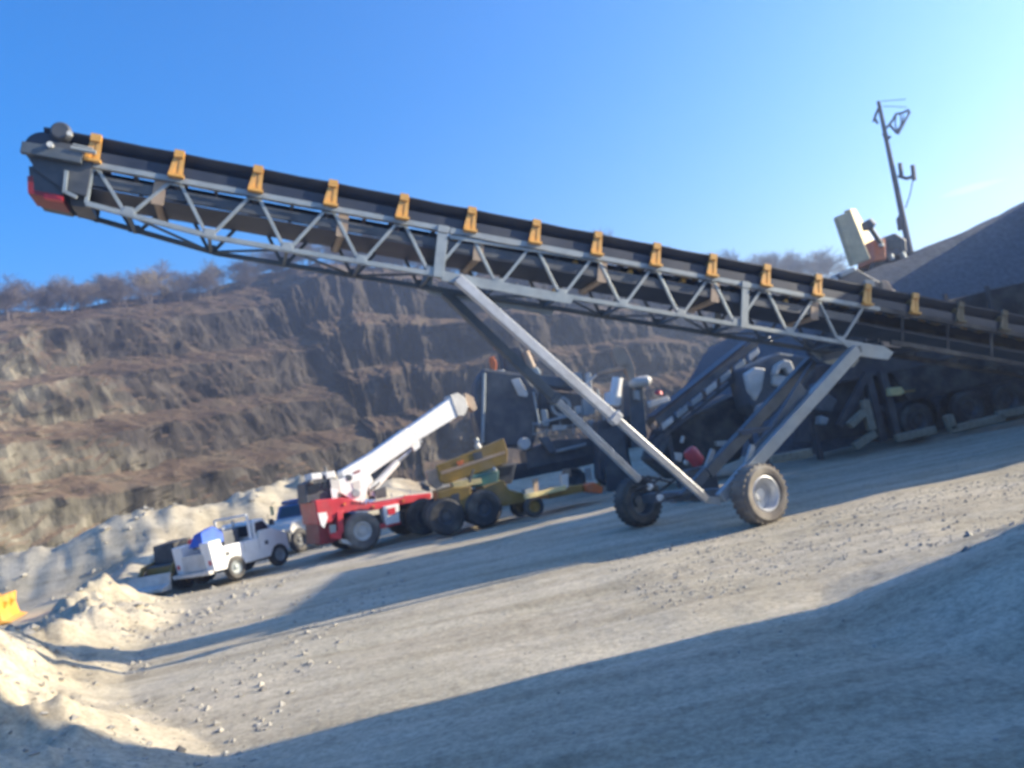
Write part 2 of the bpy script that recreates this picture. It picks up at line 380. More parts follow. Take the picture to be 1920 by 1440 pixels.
# ------------------------------------------------------------------ bare trees on the rim
def tree_meshes(seed, h, bm_):
    rnd = random.Random(seed); tr, cr = MB(), MB()
    def seg(mb, p, q, r1, r2):
        d = unit(q-p); a = unit(np.cross(d, (0.3, 1, .2))); b = np.cross(d, a)
        vs = [p+(a*math.cos(t)+b*math.sin(t))*r1 for t in (0, 2.1, 4.2)]+[q+(a*math.cos(t)+b*math.sin(t))*r2 for t in (0, 2.1, 4.2)]
        mb.add(vs, [(0,1,4,3),(1,2,5,4),(2,0,3,5)])
    def grow(p, d, L, r, lev):
        n = 3; 
        for k in range(n):
            q = p+d*L/n; seg(tr if lev == 0 else cr, p, q, r, r*.8); r *= .8; p = q
            d = unit(d+np.array([rnd.gauss(0, .13), rnd.gauss(0, .13), rnd.gauss(.02, .07)]))
            if lev < 4:
                for _ in range(rnd.choice((2, 2, 3)) if lev > 0 else 2):
                    e = unit(d*.75+np.array([rnd.gauss(0, .55), rnd.gauss(0, .55), rnd.uniform(-.05, .45)]))
                    grow(p, e, L*rnd.uniform(.5, .72), max(r*.6, .012), lev+1)
    grow(np.zeros(3), np.array([0, 0, 1.]), h*.5, h*.014, 0)
    return tr, cr
TV = [tree_meshes(11+k, 8.0, None) for k in range(6)]
TM = []
for k, (tr, cr) in enumerate(TV):
    pair = []
    for nm, mb, mt in (('trunk', tr, 'bark'), ('crown', cr, 'bark_tan' if k == 5 else 'bark')):
        me = bpy.data.meshes.new(nm); me.from_pydata(mb.v, [], mb.f); me.materials.append(M[mt]); pair.append(me)
    TM.append(pair)
kinds = ['leafless grey tree with a wide fork', 'slim leafless grey tree', 'leafless tree with upswept limbs', 'broad leafless tree', 'tall leafless tree with a thin crown', 'tan twiggy leafless tree']
def plant_tree(x, y, z, k, s, where, cat_group):
    r = empty('bare_tree', (x, y, z), kinds[k]+' '+where, 'tree', cat_group)
    r.rotation_euler = (0, 0, random.uniform(0, 6.28)); r.scale = (s*1.55, s*1.55, s*random.uniform(.8, 1.2))
    for nm, me in zip(('trunk', 'crown'), TM[k]):
        o = bpy.data.objects.new(nm, me); col.objects.link(o); o.parent = r
rim_j = [int(np.argmin(abs(QD-v))) for v in (3, 8, 13)]
nS = QX.shape[0]; cnt = 0
for i in range(nS):
    for jj in rim_j:
        x, y, z = QX[i, jj], QY[i, jj], QZ[i, jj]
        if y < 40 or x/y < -.70 or x/y > .41: continue
        if random.random() < .18 and cnt < 292:
            side = 'on the left rim of the quarry' if x < -38 else ('on the rim behind the conveyor' if x < 25 else 'on the far right rim')
            k = 5 if random.random() < .12 else random.randrange(5)
            if random.random() < .3: k = (k+1) % 5
            plant_tree(x, y, z-.3, k, random.uniform(.5, .8)*(.72 if x < -30 else .9), side, 'bare trees along the quarry rim'); cnt += 1

# ------------------------------------------------------------------ stockpile, cloud streak, pole
def stockpile():
    nx, ny = 170, 140; x0, x1, y0, y1 = 6, 62, 17.5, 60
    X, Y = np.meshgrid(np.linspace(x0, x1, nx), np.linspace(y0, y1, ny), indexing='ij')
    top = np.interp(X, [8, 11.0, 13.2, 14.4, 17, 22, 30, 45, 62], [-.5, 3.2, 6.0, 6.3, 6.75, 7.75, 9.8, 12, 9])
    d = np.minimum(Y-np.interp(X, [6, 22, 31, 62], [28.2, 28.2, 20.5, 18.5]), 60-Y)  # unseen right lobe brought forward to shade the front slope
    Z = np.minimum(top, -.3+np.clip(d, -1.2, 99)*1.25)
    e = np.minimum(1, np.clip((62-X)/6, 0, 1)); Z = Z*e
    Z = Z+fbm(X*.5, Y*.5, 5)*.16*np.clip(Z, 0, 1)
    Z = np.maximum(Z, -1.8)
    v = np.stack([X, Y, Z], -1).reshape(-1, 3)
    a, b = np.meshgrid(np.arange(nx-1), np.arange(ny-1), indexing='ij')
    f = np.stack([a*ny+b, (a+1)*ny+b, (a+1)*ny+b+1, a*ny+b+1], -1).reshape(-1, 4).tolist()
    me = bpy.data.meshes.new('gravel_stockpile'); me.from_pydata(v.tolist(), [], f); me.materials.append(M['pile'])
    for p in me.polygons: p.use_smooth = True
    o = bpy.data.objects.new('gravel_stockpile', me); col.objects.link(o)
    tag(o, 'long dark gravel stockpile rising to the right behind the processing plant', 'stockpile')
stockpile()

def cloud():
    mm = bpy.data.materials.new('thin_cloud'); mm.use_nodes = True; t = mm.node_tree; t.nodes.clear()
    o_ = t.nodes.new('ShaderNodeOutputMaterial'); v = t.nodes.new('ShaderNodeVolumePrincipled')
    v.inputs['Density'].default_value = .0022; v.inputs['Color'].default_value = (1, .97, .97, 1); v.inputs['Anisotropy'].default_value = .3
    t.links.new(v.outputs[0], o_.inputs['Volume'])
    mb = MB(); Y = 3000
    pts = [at(1755, 372, Y), at(1800, 358, Y), at(1850, 345, Y), at(1895, 333, Y)]
    rr = [3, 17, 13, 3]
    n = 14; vs = []; fs = []
    for p, r in zip(pts, rr):
        for k in range(n):
            a = 2*math.pi*k/n; vs.append(p+A(0, math.cos(a)*r*2.5, math.sin(a)*r))
    fs = [(i*n+k, i*n+(k+1) % n, (i+1)*n+(k+1) % n, (i+1)*n+k) for i in range(3) for k in range(n)]
    fs += [tuple(range(n)), tuple(range(3*n, 4*n))]
    mb.add(vs, fs); o = mb.build('cloud', mm, smooth=True, origin=pts[1]); tag(o, 'thin pale streak of cloud low in the right sky', kind='structure')
    s = o.modifiers.new('s', 'SUBSURF'); s.levels = 2; s.render_levels = 2
cloud()

def utility_pole():
    Y = 45; b = at(1712, 500, Y); t = at(1647, 190, Y)
    r = empty('utility_pole', b, 'leaning grey utility pole with tangled fittings standing behind the stockpile', 'utility pole')
    P = lambda x, y, dy=0: at(x, y, Y+dy)
    MB().tube(b, t, .19, .1, 10).build('shaft', M['pole'], r, smooth=True)
    def wires(name, segs, th=.035):
        mb = MB()
        for s_ in segs:
            for p, q in zip(s_[:-1], s_[1:]): mb.tube(P(*p), P(*q), th, n=5)
        mb.build(name, M['pole'], r)
    wires('top_bracket', [[(1652, 200), (1643, 212), (1638, 228)], [(1650, 196), (1640, 222), (1646, 232)]], .07)
    wires('bracket_arm', [[(1662, 240), (1672, 228), (1680, 214), (1692, 212), (1704, 206)], [(1668, 234), (1682, 250), (1690, 240), (1698, 224), (1706, 210)]], .07)
    wires('dangling_cable', [[(1680, 214), (1678, 232), (1684, 252), (1692, 238), (1694, 216)], [(1688, 214), (1690, 232), (1682, 246)], [(1704, 206), (1702, 216), (1694, 230)]], .04)
    wires('crossarm', [[(1684, 330), (1700, 335), (1712, 331)]], .1)
    wires('insulator', [[(1711, 310), (1714, 338)]], .13)
    wires('insulator', [[(1687, 306), (1690, 332)]], .12)
    wires('brace', [[(1712, 336), (1706, 366), (1698, 390)]], .035)
    MB().tube(P(1692, 398), P(1686, 412), .1, .16, 8).tube(P(1686, 412), P(1687, 432), .16, .1, 8).build('transformer', M['pole'], r)
    wires('top_wire', [[(1652, 190), (1698, 186)], [(1656, 199), (1700, 201)]], .022)
    wires('pole_step', [[(1656, 250), (1662, 262), (1669, 256)]], .09)
utility_pole()

# ------------------------------------------------------------------ wheel
def wheel(name, c, axis, R, W, parent, rim='white', tyre='rubber', dish=.5, rr=.56, lugs=True):
    """c: centre of the outer face; axis: unit vector pointing inward."""
    c = A(*c); ax = unit(axis); q = c+ax
    p = MB().lathe(c, q, [(.03, R*rr), (0, R*(rr+.08)), (-.005, R*.86), (.035, R*.95), (.07, R), (W-.07, R), (W-.035, R*.95), (W, R*.86), (W, R*rr)], 40)
    if lugs:
        a = unit(np.cross(ax, (0, 0, 1))); b = np.cross(ax, a)
        for k in range(28):
            th = 2*math.pi*k/28; d = a*math.cos(th)+b*math.sin(th); tg = -a*math.sin(th)+b*math.cos(th)
            p.hexa(c+ax*(W*.5)+d*(R*.99), ax*W*.42, tg*R*.055, d*R*.025)
    t = p.build(name, M[tyre], parent, smooth=True)
    m = MB().lathe(c, q, [(.03, R*(rr+.01)), (.015, R*(rr-.04)), (.04, R*(rr-.08)), (W*dish*.9, R*(rr-.14)), (W*dish, R*.22), (W*dish-.05, R*.2), (W*dish-.06, 0)], 32)
    a = unit(np.cross(ax, (0, 0, 1))); b = np.cross(ax, a); n = m
    for k in range(8):
        th = 2*math.pi*k/8; d = a*math.cos(th)+b*math.sin(th)
        n.tube(c+ax*(W*dish-.02)+d*R*.3, c+ax*(W*dish+.03)+d*R*.3, R*.03, n=6)
    m.build('rim', M[rim], t, smooth=True)
    return t

# ------------------------------------------------------------------ stacking conveyor
CP0 = A(-5.7, 12.58, 8.09); CD = unit((.9, .31, -.2886)); CW = unit((-CD[1], CD[0], 0)); CU = np.cross(CD, CW)
def K(t, u, wv=0.0): return CP0+CD*t+CU*u+CW*wv
BW = .92; STEP = 1.22
def conveyor():
    root = empty('stacking_conveyor', (3.2, 17.0, 0), 'long grey lattice stacking conveyor on two wheels rising to the left across the yard', 'conveyor')
    ub = lambda t: float(np.interp(t, [-.75, 0, 1.95, 3], [-.62, -.78, -.98, -.98]))
    T1 = 15.0
    def side(wv, name, mt):
        mb = MB()
        for a, b in ((-.2, 7), (7, T1)): mb.beam(K(a, -.14, wv), K(b, -.14, wv), .06, .09, CU)
        ts = [-.6 if wv > .5 else 0, 1.95, 6, 10, T1]
        for a, b in zip(ts[:-1], ts[1:]): mb.beam(K(a, ub(a), wv), K(b, ub(b), wv), .06, .08, CU)
        for k in range(12):
            t = k*STEP
            mb.beam(K(t+.06, -.17, wv), K(t+STEP*.5-.03, ub(t+STEP*.5), wv), .045, .055, CU)
            mb.beam(K(t+STEP*.5+.03, ub(t+STEP*.5), wv), K(t+STEP-.06, -.17, wv), .045, .055, CU)
        mb.beam(K(0, -.14, wv), K(0, ub(0), wv), .05, .06, CD)
        for k in range(12):                                # welded node plates
            mb.prism([K(k*STEP-.11, -.12, wv-.034), K(k*STEP+.11, -.12, wv-.034), K(k*STEP+.06, -.25, wv-.034), K(k*STEP-.06, -.25, wv-.034)], CW*.008)
            t = (k+.5)*STEP; q_ = ub(t); mb.prism([K(t-.11, q_-.02, wv-.034), K(t+.11, q_-.02, wv-.034), K(t+.06, q_+.12, wv-.034), K(t-.06, q_+.12, wv-.034)], CW*.008)
        return mb.build(name, M[mt], root, bevel=.006)
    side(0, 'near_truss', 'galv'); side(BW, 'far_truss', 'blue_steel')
    for t, wd in ((5.62, .19), (11.75, .16)):
        for wv in (0, BW):
            MB().hexa(K(t, (-.14+ub(t))/2, wv-.035 if wv == 0 else wv+.035), CD*wd/2, CU*.47, CW*.02).build('splice_post', M['galv'], root, bevel=.005)
    for wv in (-.045, BW+.045):
        MB().prism([K(5.5, -.9, wv), K(5.7, -1.08, wv), K(8.1, -1.12, wv), K(8.2, -.95, wv)], CW*.03).build('stiffener_plate', M['galv'], root)
        MB().prism([K(5.75, -.1, wv), K(8.6, -.1, wv), K(8.5, -.24, wv), K(5.75, -.3, wv)], CW*.03).build('stiffener_plate', M['galv'], root)
        MB().prism([K(13.9, -.92, wv), K(15.1, -.92, wv), K(15.35, -1.02, wv), K(15.2, -1.2, wv), K(14.5, -1.22, wv), K(14.2, -1.08, wv)], CW*.04).build('leg_bracket', M['galv'], root, bevel=.01)
    # cross lacing between the trusses
    mb = MB()
    for k in range(12):
        t = (k+.5)*STEP; mb.beam(K(t, ub(t), 0), K(t, ub(t), BW), .05, .05, CU)
        if k % 2 == 0: mb.beam(K(t, ub(t), 0), K(t+STEP, ub(t+STEP), BW), .035, .035, CU)
        else: mb.beam(K(t, ub(t), BW), K(t+STEP, ub(t+STEP), 0), .035, .035, CU)
    mb.build('bottom_lacing', M['blue_steel'], root)
    mb = MB()
    for k in range(25):
        t = k*STEP*.5; mb.beam(K(t, -.16, 0), K(t, -.16, BW), .05, .06, CU)
        if k % 4 == 1: mb.beam(K(t, -.5, BW), K(t, -.16, BW), .06, .06, CD)
    mb.build('top_cross_members', M['blue_steel'], root)
    # tail frame running into the plant, coloured dark for the plant's shadow
    mb = MB()
    for wv in (0, BW):
        mb.beam(K(T1, -.14, wv), K(21, -.14, wv), .06, .1, CU); mb.beam(K(T1+.3, -.8, wv), K(21, -.8, wv), .06, .1, CU)
        for k in range(5): mb.beam(K(T1+.6+k*1.2, -.14, wv), K(T1+.6+k*1.2, -.8, wv), .04, .04, CU)
    for k in range(6): mb.beam(K(T1+k*1.2, -.8, 0), K(T1+k*1.2, -.8, BW), .06, .06, CU)
    mb.build('tail_frame', M['rubber'], root)
    mb = MB()                                             # cable clipped under the top chord
    for k in range(48):
        t0, t1 = k*.3, (k+1)*.3; g_ = lambda t: -.205-.02*abs(math.sin(t*2.57))
        mb.tube(K(t0, g_(t0), -.05), K(t1, g_(t1), -.05), .012, n=5)
    mb.build('power_cable', M['rubber'], root)
    # belts
    n = 40; prof = [(-.03, .32), (.05, .24), (.24, .07), (.35, .035), (.57, .035), (.68, .07), (.87, .24), (.95, .32)]
    def strip(prof, th, t0, t1, n=44):
        vs = []; m_ = len(prof)
        for i in range(n+1):
            t = t0+(t1-t0)*i/n; sag = .012*math.sin(t*math.pi/STEP)**2
            for (w_, u_) in prof: vs.append(K(t, u_-sag, w_))
            for (w_, u_) in prof: vs.append(K(t, u_-sag-th, w_))
        fs = []
        for i in range(n):
            a, b = i*2*m_, (i+1)*2*m_
            for k in range(m_-1): fs += [(a+k, a+k+1, b+k+1, b+k), (a+m_+k, b+m_+k, b+m_+k+1, a+m_+k+1)]
            fs += [(a, b, b+m_, a+m_), (a+m_-1, a+2*m_-1, b+2*m_-1, b+m_-1)]
        return MB().add(vs, fs)
    strip(prof, .022, -.75, 20.5).build('carrying_belt', M['belt'], root, smooth=True)
    strip([(.0, -.5), (BW, -.5)], .02, -.6, 20.5).build('return_belt', M['belt'], root)
    MB().beam(K(-.6, -.38, .02), K(14.5, -.44, .02), .03, .17, CU).build('return_belt_guard', M['dark_steel'], root)
    mb = MB()
    for wv in (.0, BW): mb.beam(K(-.3, -.02, wv), K(20.5, -.02, wv), .03, .2, CU)
    mb.build('deck_stringer', M['belt'], root)
    # idler brackets, near and far, one mesh shared
    def bracket(sgn, w0):
        b = MB(); o_ = -.05*sgn
        def tri(t0, t1): b.prism([K(t0-.035, -.09, w0+o_), K(t0+.035, -.09, w0+o_), K(t1+.035, .30, w0+o_), K(t1-.03, .30, w0+o_)], CW*.02)
        tri(-.09, -.03); tri(.06, .05)
        b.hexa(K(0, .27, w0+o_), CD*.075, CU*.06, CW*.03); b.hexa(K(.005, .09, w0+o_+.014), CD*.05, CU*.18, CW*.005); b.hexa(K(0, -.1, w0+o_), CD*.12, CU*.02, CW*.05)
        return b
    i1 = bracket(1, -.03).build('idler_bracket', M['yellow'], root); i2 = bracket(-1, BW+.03).build('idler_bracket', M['yellow'], root)
    ro = MB().tube(K(0, .0, .3), K(0, .0, .62), .06).tube(K(0, .02, .27), K(0, .2, .02), .06).tube(K(0, .02, .65), K(0, .2, .9), .06).build('idler_roller', M['dirty_yellow'], root)
    shaded_br = i1.data.copy(); shaded_br.materials[0] = M['shade_tan']  # tail brackets darkened in colour to stand for shade
    for k in range(1, 17):
        for src in (i1, i2, ro):
            c = src.copy(); col.objects.link(c); c.parent = root; c.location = Vector(CD*STEP*k)
            if k > 13 and src is i1: c.data = shaded_br
    q = MB().tube(K(1.0, -.56, 0), K(1.0, -.56, BW), .06).hexa(K(1.0, -.4, -.0), CD*.09, CU*.2, CW*.015).hexa(K(1.0, -.4, BW), CD*.09, CU*.2, CW*.015)
    qo = q.build('return_idler', M['tan'], root)
    for t in (2.9, 5.3, 7.7, 10.1, 12.4):
        c = qo.copy(); col.objects.link(c); c.parent = root; c.location = Vector(CD*t)
    for (x, y) in ((857, 447), (1187, 507), (1083, 489), (1045, 541), (1287, 523), (1480, 563)):
        p = K(*[float(v) for v in (lambda a: (a[0], a[1]))(near_tu(x, y))], .1)
        MB().tube(p, p+CW*.12, .05, .04, 10).build('grease_cap', M['yellow'], root, smooth=True)
    # head end
    for wv in (-.06, BW+.03): MB().prism([K(-.62, .1, wv), K(.02, .12, wv), K(.0, -.68, wv), K(-.3, -.66, wv), K(-.78, -.4, wv), K(-.9, -.1, wv)], CW*.03).build('head_frame', M['dark_steel'], root, bevel=.01)
    MB().lathe(K(-.72, -.02, -.02), K(-.72, -.02, BW+.02), [(0, 0), (0, .24), (.03, .26), (.91, .26), (.94, .24), (.94, 0)], 32).build('head_pulley', M['belt'], root, smooth=True)
    MB().lathe(K(-.5, .27, -.12), K(-.5, .27, .5), [(0, 0), (0, .12), (.05, .155), (.5, .155), (.55, .1), (.62, .08), (.62, 0)], 24).build('drive_motor', M['dark_steel'], root, smooth=True)
    mb = MB(); mb.hexa(K(-.55, -.12, -.12), CD*.42, CU*.09, CW*.05); mb.build('bearing_rail', M['blue_steel'], root, bevel=.01)
    for a, b_ in (((.0,-.0),(-.0,0)),):
        MB().tube(K(-.35, .22, -.14), K(-.35, .22, -.2), .04).build('grease_fitting', M['lamp'], root, smooth=True)
        MB().tube(K(-.58, -.02, -.14), K(-.58, -.02, -.22), .045).build('grease_fitting', M['lamp'], root, smooth=True)
    MB().tube(K(-.3, .0, -.17), K(.05, .0, -.17), .035).tube(K(-.28, .06, -.17), K(.0, .05, -.17), .02).build('tension_screw', M['galv'], root)
    MB().prism([K(-.86, -.35, -.02), K(-.78, -.74, -.02), K(-.34, -.76, -.02), K(-.3, -.3, -.02)], CW*.95).build('discharge_chute', M['dark_steel'], root, bevel=.01)
    MB().prism([K(-.85, -.52, -.03), K(-.80, -.78, -.03), K(-.33, -.80, -.03), K(-.33, -.72, -.03), K(-.73, -.72, -.03), K(-.78, -.5, -.03)], CW*.6).build('chute_liner', M['dark_red'], root)
    MB().hexa(K(-.45, -.78, .02), CD*.13, CU*.03, CW*.06).build('skirt_rubber', M['red'], root)
    MB().hexa(K(-.75, .17, .2), CD*.05, CU*.06, CW*.1).build('scraper', M['red'], root)
    mb = MB(); mb.beam(K(-.32, -.35, -.1), K(-.3, -.7, -.1), .05, .05, CU); mb.beam(K(-.3, -.68, -.1), K(-.12, -.74, -.1), .05, .05, CU); mb.build('pipe_bracket', M['galv'], root)
    MB().prism([K(-.3, -.6, .1), K(0, -.64, .1), K(0.05, -.8, .1), K(-.22, -.82, .1)], CW*.6).build('scraper_frame', M['dark_steel'], root)
    # --- undercarriage
    sT, sB = K(5.95, -1.0, -.05), K(11.03, -4.42, -.12)
    def strut(a, b, mt1, mt2, cut=.62):
        m_ = a+(b-a)*cut
        MB().beam(a, m_, .15, .17).build('strut_upper', M[mt1], root, bevel=.01)
        MB().beam(a+(b-a)*(cut-.02), b, .12, .13).build('strut_lower', M[mt2], root, bevel=.01)
        MB().beam(m_-(b-a)*.012, m_+(b-a)*.012, .2, .22).build('strut_collar', M[mt1], root, bevel=.01)
    strut(sT, sB, 'galv_light', 'galv_shine'); off = CW*(BW+.45)
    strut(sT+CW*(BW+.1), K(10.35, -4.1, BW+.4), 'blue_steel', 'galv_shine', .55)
    nw = A(4.2, 15.36, 0); fw = A(2.35, 18.55, 0); axn = unit(fw-nw)
    lt, lb, lk = K(14.4, -1.1, -.03), K(11.85, -3.82, -.15), K(11.3, -4.38, -.15)
    def leg(o_, mt):
        MB().beam(lt+o_, lb+o_, .2, .24).build('rear_leg', M[mt], root, bevel=.012)
        MB().beam(lb+o_+CU*.06, lk+o_, .16, .2).build('leg_foot', M[mt], root, bevel=.01)
        MB().beam(lb+o_+CD*-.05, lb+o_+CU*.5-CD*.02+CD*.13, .07, .1).build('leg_link', M['galv'], root)
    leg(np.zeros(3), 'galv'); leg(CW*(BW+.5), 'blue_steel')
    MB().beam(lt+CU*.0-CW*.1, lt+CW*(BW+.6), .12, .14).build('leg_cross_tube', M['blue_steel'], root)
    MB().beam(nw+A(0, 0, .62)+axn*.3, fw+A(0, 0, .62)-axn*.1, .22, .2).build('axle_beam', M['blue_steel'], root, bevel=.01)
    MB().beam(sB+CW*.05, lk+CW*.05+A(0, 0, -.05), .12, .14).build('base_rail', M['galv'], root)
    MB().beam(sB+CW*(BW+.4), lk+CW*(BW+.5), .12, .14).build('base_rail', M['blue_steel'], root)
    mb = MB(); mb.beam(K(12.6, -2.9, 0), K(12.6, -2.9, BW+.4), .1, .1); mb.beam(lb+A(0,0,.1), lt+CW*(BW+.4), .07, .07); mb.build('leg_brace', M['blue_steel'], root)
    MB().prism([lb+CU*.35+CW*.1, lb+CU*.9+CD*.6+CW*.1, lb+CU*1.9+CD*1.2+CW*.1, lb+CU*1.5+CD*1.6+CW*.1, lb+CD*.4+CU*.2+CW*.1], CW*.03).build('leg_web', M['blue_steel'], root)
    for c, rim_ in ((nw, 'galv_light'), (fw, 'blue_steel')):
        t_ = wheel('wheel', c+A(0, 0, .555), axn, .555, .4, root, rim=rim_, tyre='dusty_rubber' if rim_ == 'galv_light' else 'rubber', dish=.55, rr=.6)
        MB().tube(c+A(0, 0, .56)+axn*.2, c+A(0, 0, .58)+axn*.75, .09).build('stub_axle', M['dark_steel'], root)
    for p in ((1217, 913), (1236, 933)):
        q = at(*p, 16.5); MB().tube(q, q+A(.06, .05, 0), .07, .05, 10).build('reflector', M['lamp'], root, smooth=True)
    mb = MB()
    for k in range(6):
        a = A(2.2, 16.6, .7)+A(.35*math.cos(k), .25*math.sin(k*1.7), .1*k); mb.tube(a, a+A(.5, .2, .25*math.sin(k)), .025, n=6)
    mb.build('hydraulic_hose', M['rubber'], root)
def near_tu(x, y):
    v = ray(x, y); t = ((CP0-CAM)@CW)/(v@CW); q = CAM+v*t-CP0; return q@CD, q@CU
conveyor()

# ------------------------------------------------------------------ a frame standing on the ground, turned by theta
class Frame:
    def __init__(s, o, deg):
        s.o = A(*o); t = rad(deg); s.e1 = A(math.cos(t), math.sin(t), 0); s.e2 = A(-math.sin(t), math.cos(t), 0); s.e3 = A(0, 0, 1)
    def p(s, a, b, c): return s.o+s.e1*a+s.e2*b+s.e3*c
    def face(s, pts, off=0.):                          # photo outline -> points on the vertical plane at depth off
        out_ = []
        for (x, y) in pts:
            v = ray(x, y); k = ((s.p(0, off, 0)-CAM)@s.e2)/(v@s.e2); out_.append(CAM+v*k)
        return out_
    def slab(s, pts, off, th): return MB().prism(s.face(pts, off), s.e2*th)
    def box(s, a0, a1, b0, b1, c0, c1, mb=None):
        return (mb or MB()).hexa(s.p((a0+a1)/2, (b0+b1)/2, (c0+c1)/2), s.e1*(a1-a0)/2, s.e2*(b1-b0)/2, s.e3*(c1-c0)/2)
    def pt(s, x, y, off): return s.face([(x, y)], off)[0]

# ------------------------------------------------------------------ red and white mobile crane
def crane():
    f = Frame(gnd(680, 1032), 28)
    r = empty('mobile_crane', f.o, 'small red mobile crane with its thick white boom raised to the right', 'crane')
    f.slab([(590, 938), (598, 984), (625, 978), (632, 966), (660, 958), (700, 957), (752, 946), (808, 937), (809, 924), (770, 930), (720, 941), (688, 946), (660, 936), (640, 933)], -.05, 2.2).build('chassis', M['red'], r, bevel=.03)
    f.slab([(598, 976), (600, 1022), (622, 1018), (640, 1010), (645, 968)], .1, 1.9).build('front_body', M['dark_red'], r, bevel=.03)
    f.slab([(596, 962), (602, 985), (608, 990), (615, 970), (612, 960)], -.09, .03).build('number_panel', M['white'], r)
    f.slab([(718, 950), (724, 985), (750, 979), (748, 944)], -.14, .5).build('tool_box', M['white'], r, bevel=.02)
    f.slab([(712, 983), (714, 992), (752, 982), (751, 976)], -.1, .4).build('step', M['red'], r)
    mb = f.slab([(632, 960), (634, 1000), (645, 998), (643, 958)], -.12, .2); mb.prism(f.face([(618, 992), (622, 1010), (640, 1012), (642, 998)], -.12), f.e2*.3)
    mb.build('outrigger', M['red'], r, bevel=.02)
    mb = f.slab([(640, 1010), (642, 1018), (660, 1022), (661, 1014)], -.1, .4); mb.build('outrigger_pad', M['offwhite'], r)
    for (x, y), R, o1 in (((681, 998), .60, -.12), ((797, 972), .60, -.12)):
        c = f.pt(x, y, o1); c[2] = R
        wheel('wheel', c, f.e2, R, .42, r, rim='offwhite' if x < 700 else 'dark_steel', tyre='dusty_rubber' if x < 700 else 'rubber', dish=.25, rr=.5)
        c2 = c+f.e2*2.35; wheel('wheel', c2, -f.e2, R, .42, r, rim='dark_steel', dish=.3, rr=.5)
    f.slab([(655, 975), (655, 1000), (820, 968), (820, 948)], .5, 1.1).build('axle_frame', M['dark_steel'], r)
    # turret and boom
    f.slab([(634, 900), (640, 925), (672, 945), (684, 940), (690, 915), (700, 902), (690, 880)], .62, .95).build('turret', M['white'], r, bevel=.02)
    f.slab([(640, 883), (648, 912), (672, 918), (690, 893), (783, 829), (763, 802), (697, 849)], .74, .62).build('boom', M['white'], r, bevel=.03)
    f.slab([(757, 808), (778, 830), (866, 776), (848, 744)], .76, .58).build('boom_extension', M['white'], r, bevel=.02)
    f.slab([(844, 741), (858, 780), (871, 779), (878, 764), (873, 746), (858, 736)], .72, .66).build('boom_head', M['offwhite'], r, bevel=.02)
    f.slab([(872, 736), (874, 758), (888, 772), (895, 766), (888, 745)], .9, .3).build('hook_block', M['tan'], r, bevel=.02)
    mb = MB().tube(f.pt(700, 915, .98), f.pt(745, 865, .98), .13, n=16); mb.build('lift_cylinder', M['white'], r, smooth=True)
    MB().tube(f.pt(742, 868, .98), f.pt(790, 826, .98), .09, n=12).build('cylinder_rod', M['galv_shine'], r, smooth=True)
    f.slab([(772, 836), (778, 846), (788, 838), (786, 824)], .8, .4).build('rod_clevis', M['white'], r)
    f.slab([(692, 912), (697, 930), (710, 928), (712, 908)], .75, .45).build('cylinder_mount', M['white'], r)
    f.slab([(702, 918), (704, 936), (726, 932), (724, 912)], .7, .8).build('hydraulic_tank', M['dark_steel'], r, bevel=.02)
    # cab on the near left
    f.slab([(572, 906), (574, 944), (622, 937), (640, 932), (634, 898), (606, 890)], .5, 1.2).build('cab', M['dark_steel'], r, bevel=.03)
    f.slab([(582, 888), (584, 901), (604, 898), (602, 886)], .45, .9).build('cab_roof', M['white'], r, bevel=.03)
    f.slab([(610, 885), (612, 898), (630, 895), (628, 883)], .45, .9).build('cab_roof', M['white'], r, bevel=.03)
    f.slab([(618, 898), (622, 918), (640, 926), (638, 900)], .4, .3).build('side_cover', M['offwhite'], r, bevel=.02)
    f.slab([(620, 915), (624, 940), (632, 940), (634, 918)], .36, .1).build('ladder', M['white'], r)
    for q in ((584, 908, 600, 920), (604, 904, 616, 914)):
        f.slab([(q[0], q[1]), (q[0]+1, q[3]), (q[2], q[3]-3), (q[2]-1, q[1]-3)], .47, .02).build('window', M['glass'], r)
    MB().tube(f.pt(582, 908, .38), f.pt(582, 903, .38)+f.e2*.05, .09).build('mirror', M['rubber'], r)
    mb = MB(); mb.beam(f.pt(700, 940, .1), f.pt(805, 922, .1), .04, .04); [mb.beam(f.pt(x, y, .1), f.pt(x, y, .1)+A(0, 0, .18), .03, .03) for x, y in ((705, 939), (735, 934), (770, 928))]
    mb.build('deck_rail', M['offwhite'], r)
    MB().tube(f.pt(884, 765, 1.0), f.pt(899, 830, 1.0), .012, n=5).build('hoist_rope', M['dark_steel'], r)
    f.slab([(893, 828), (896, 842), (904, 841), (901, 826)], .95, .12).build('hook', M['offwhite'], r, bevel=.02)
    f.slab([(660, 905), (664, 920), (676, 916), (674, 900)], .6, .02).build('inspection_cover', M['offwhite'], r)
    for x, y in ((646, 945), (700, 950), (756, 938)): MB().tube(f.pt(x, y, -.05), f.pt(x, y, -.05)-f.e2*.04, .05, n=8).build('deck_lamp', M['orange'], r)
    f.slab([(604, 903), (606, 917), (617, 914), (616, 901)], .45, .02).build('cab_window', M['glass'], r)
    f.slab([(576, 911), (577, 926), (598, 922), (598, 908)], .46, .02).build('cab_window', M['glass'], r)
    for k in range(5): f.slab([(660+k*7, 940), (661+k*7, 946), (664+k*7, 945), (663+k*7, 939)], -.07, .02).build('vent_slot', M['dark_red'], r)
    f.slab([(726, 954), (728, 966), (742, 963), (741, 951)], -.155, .02).build('warning_decal', M['red'], r)
    f.slab([(662, 886), (664, 894), (676, 888), (675, 880)], .72, .02).build('boom_decal', M['dark_red'], r)
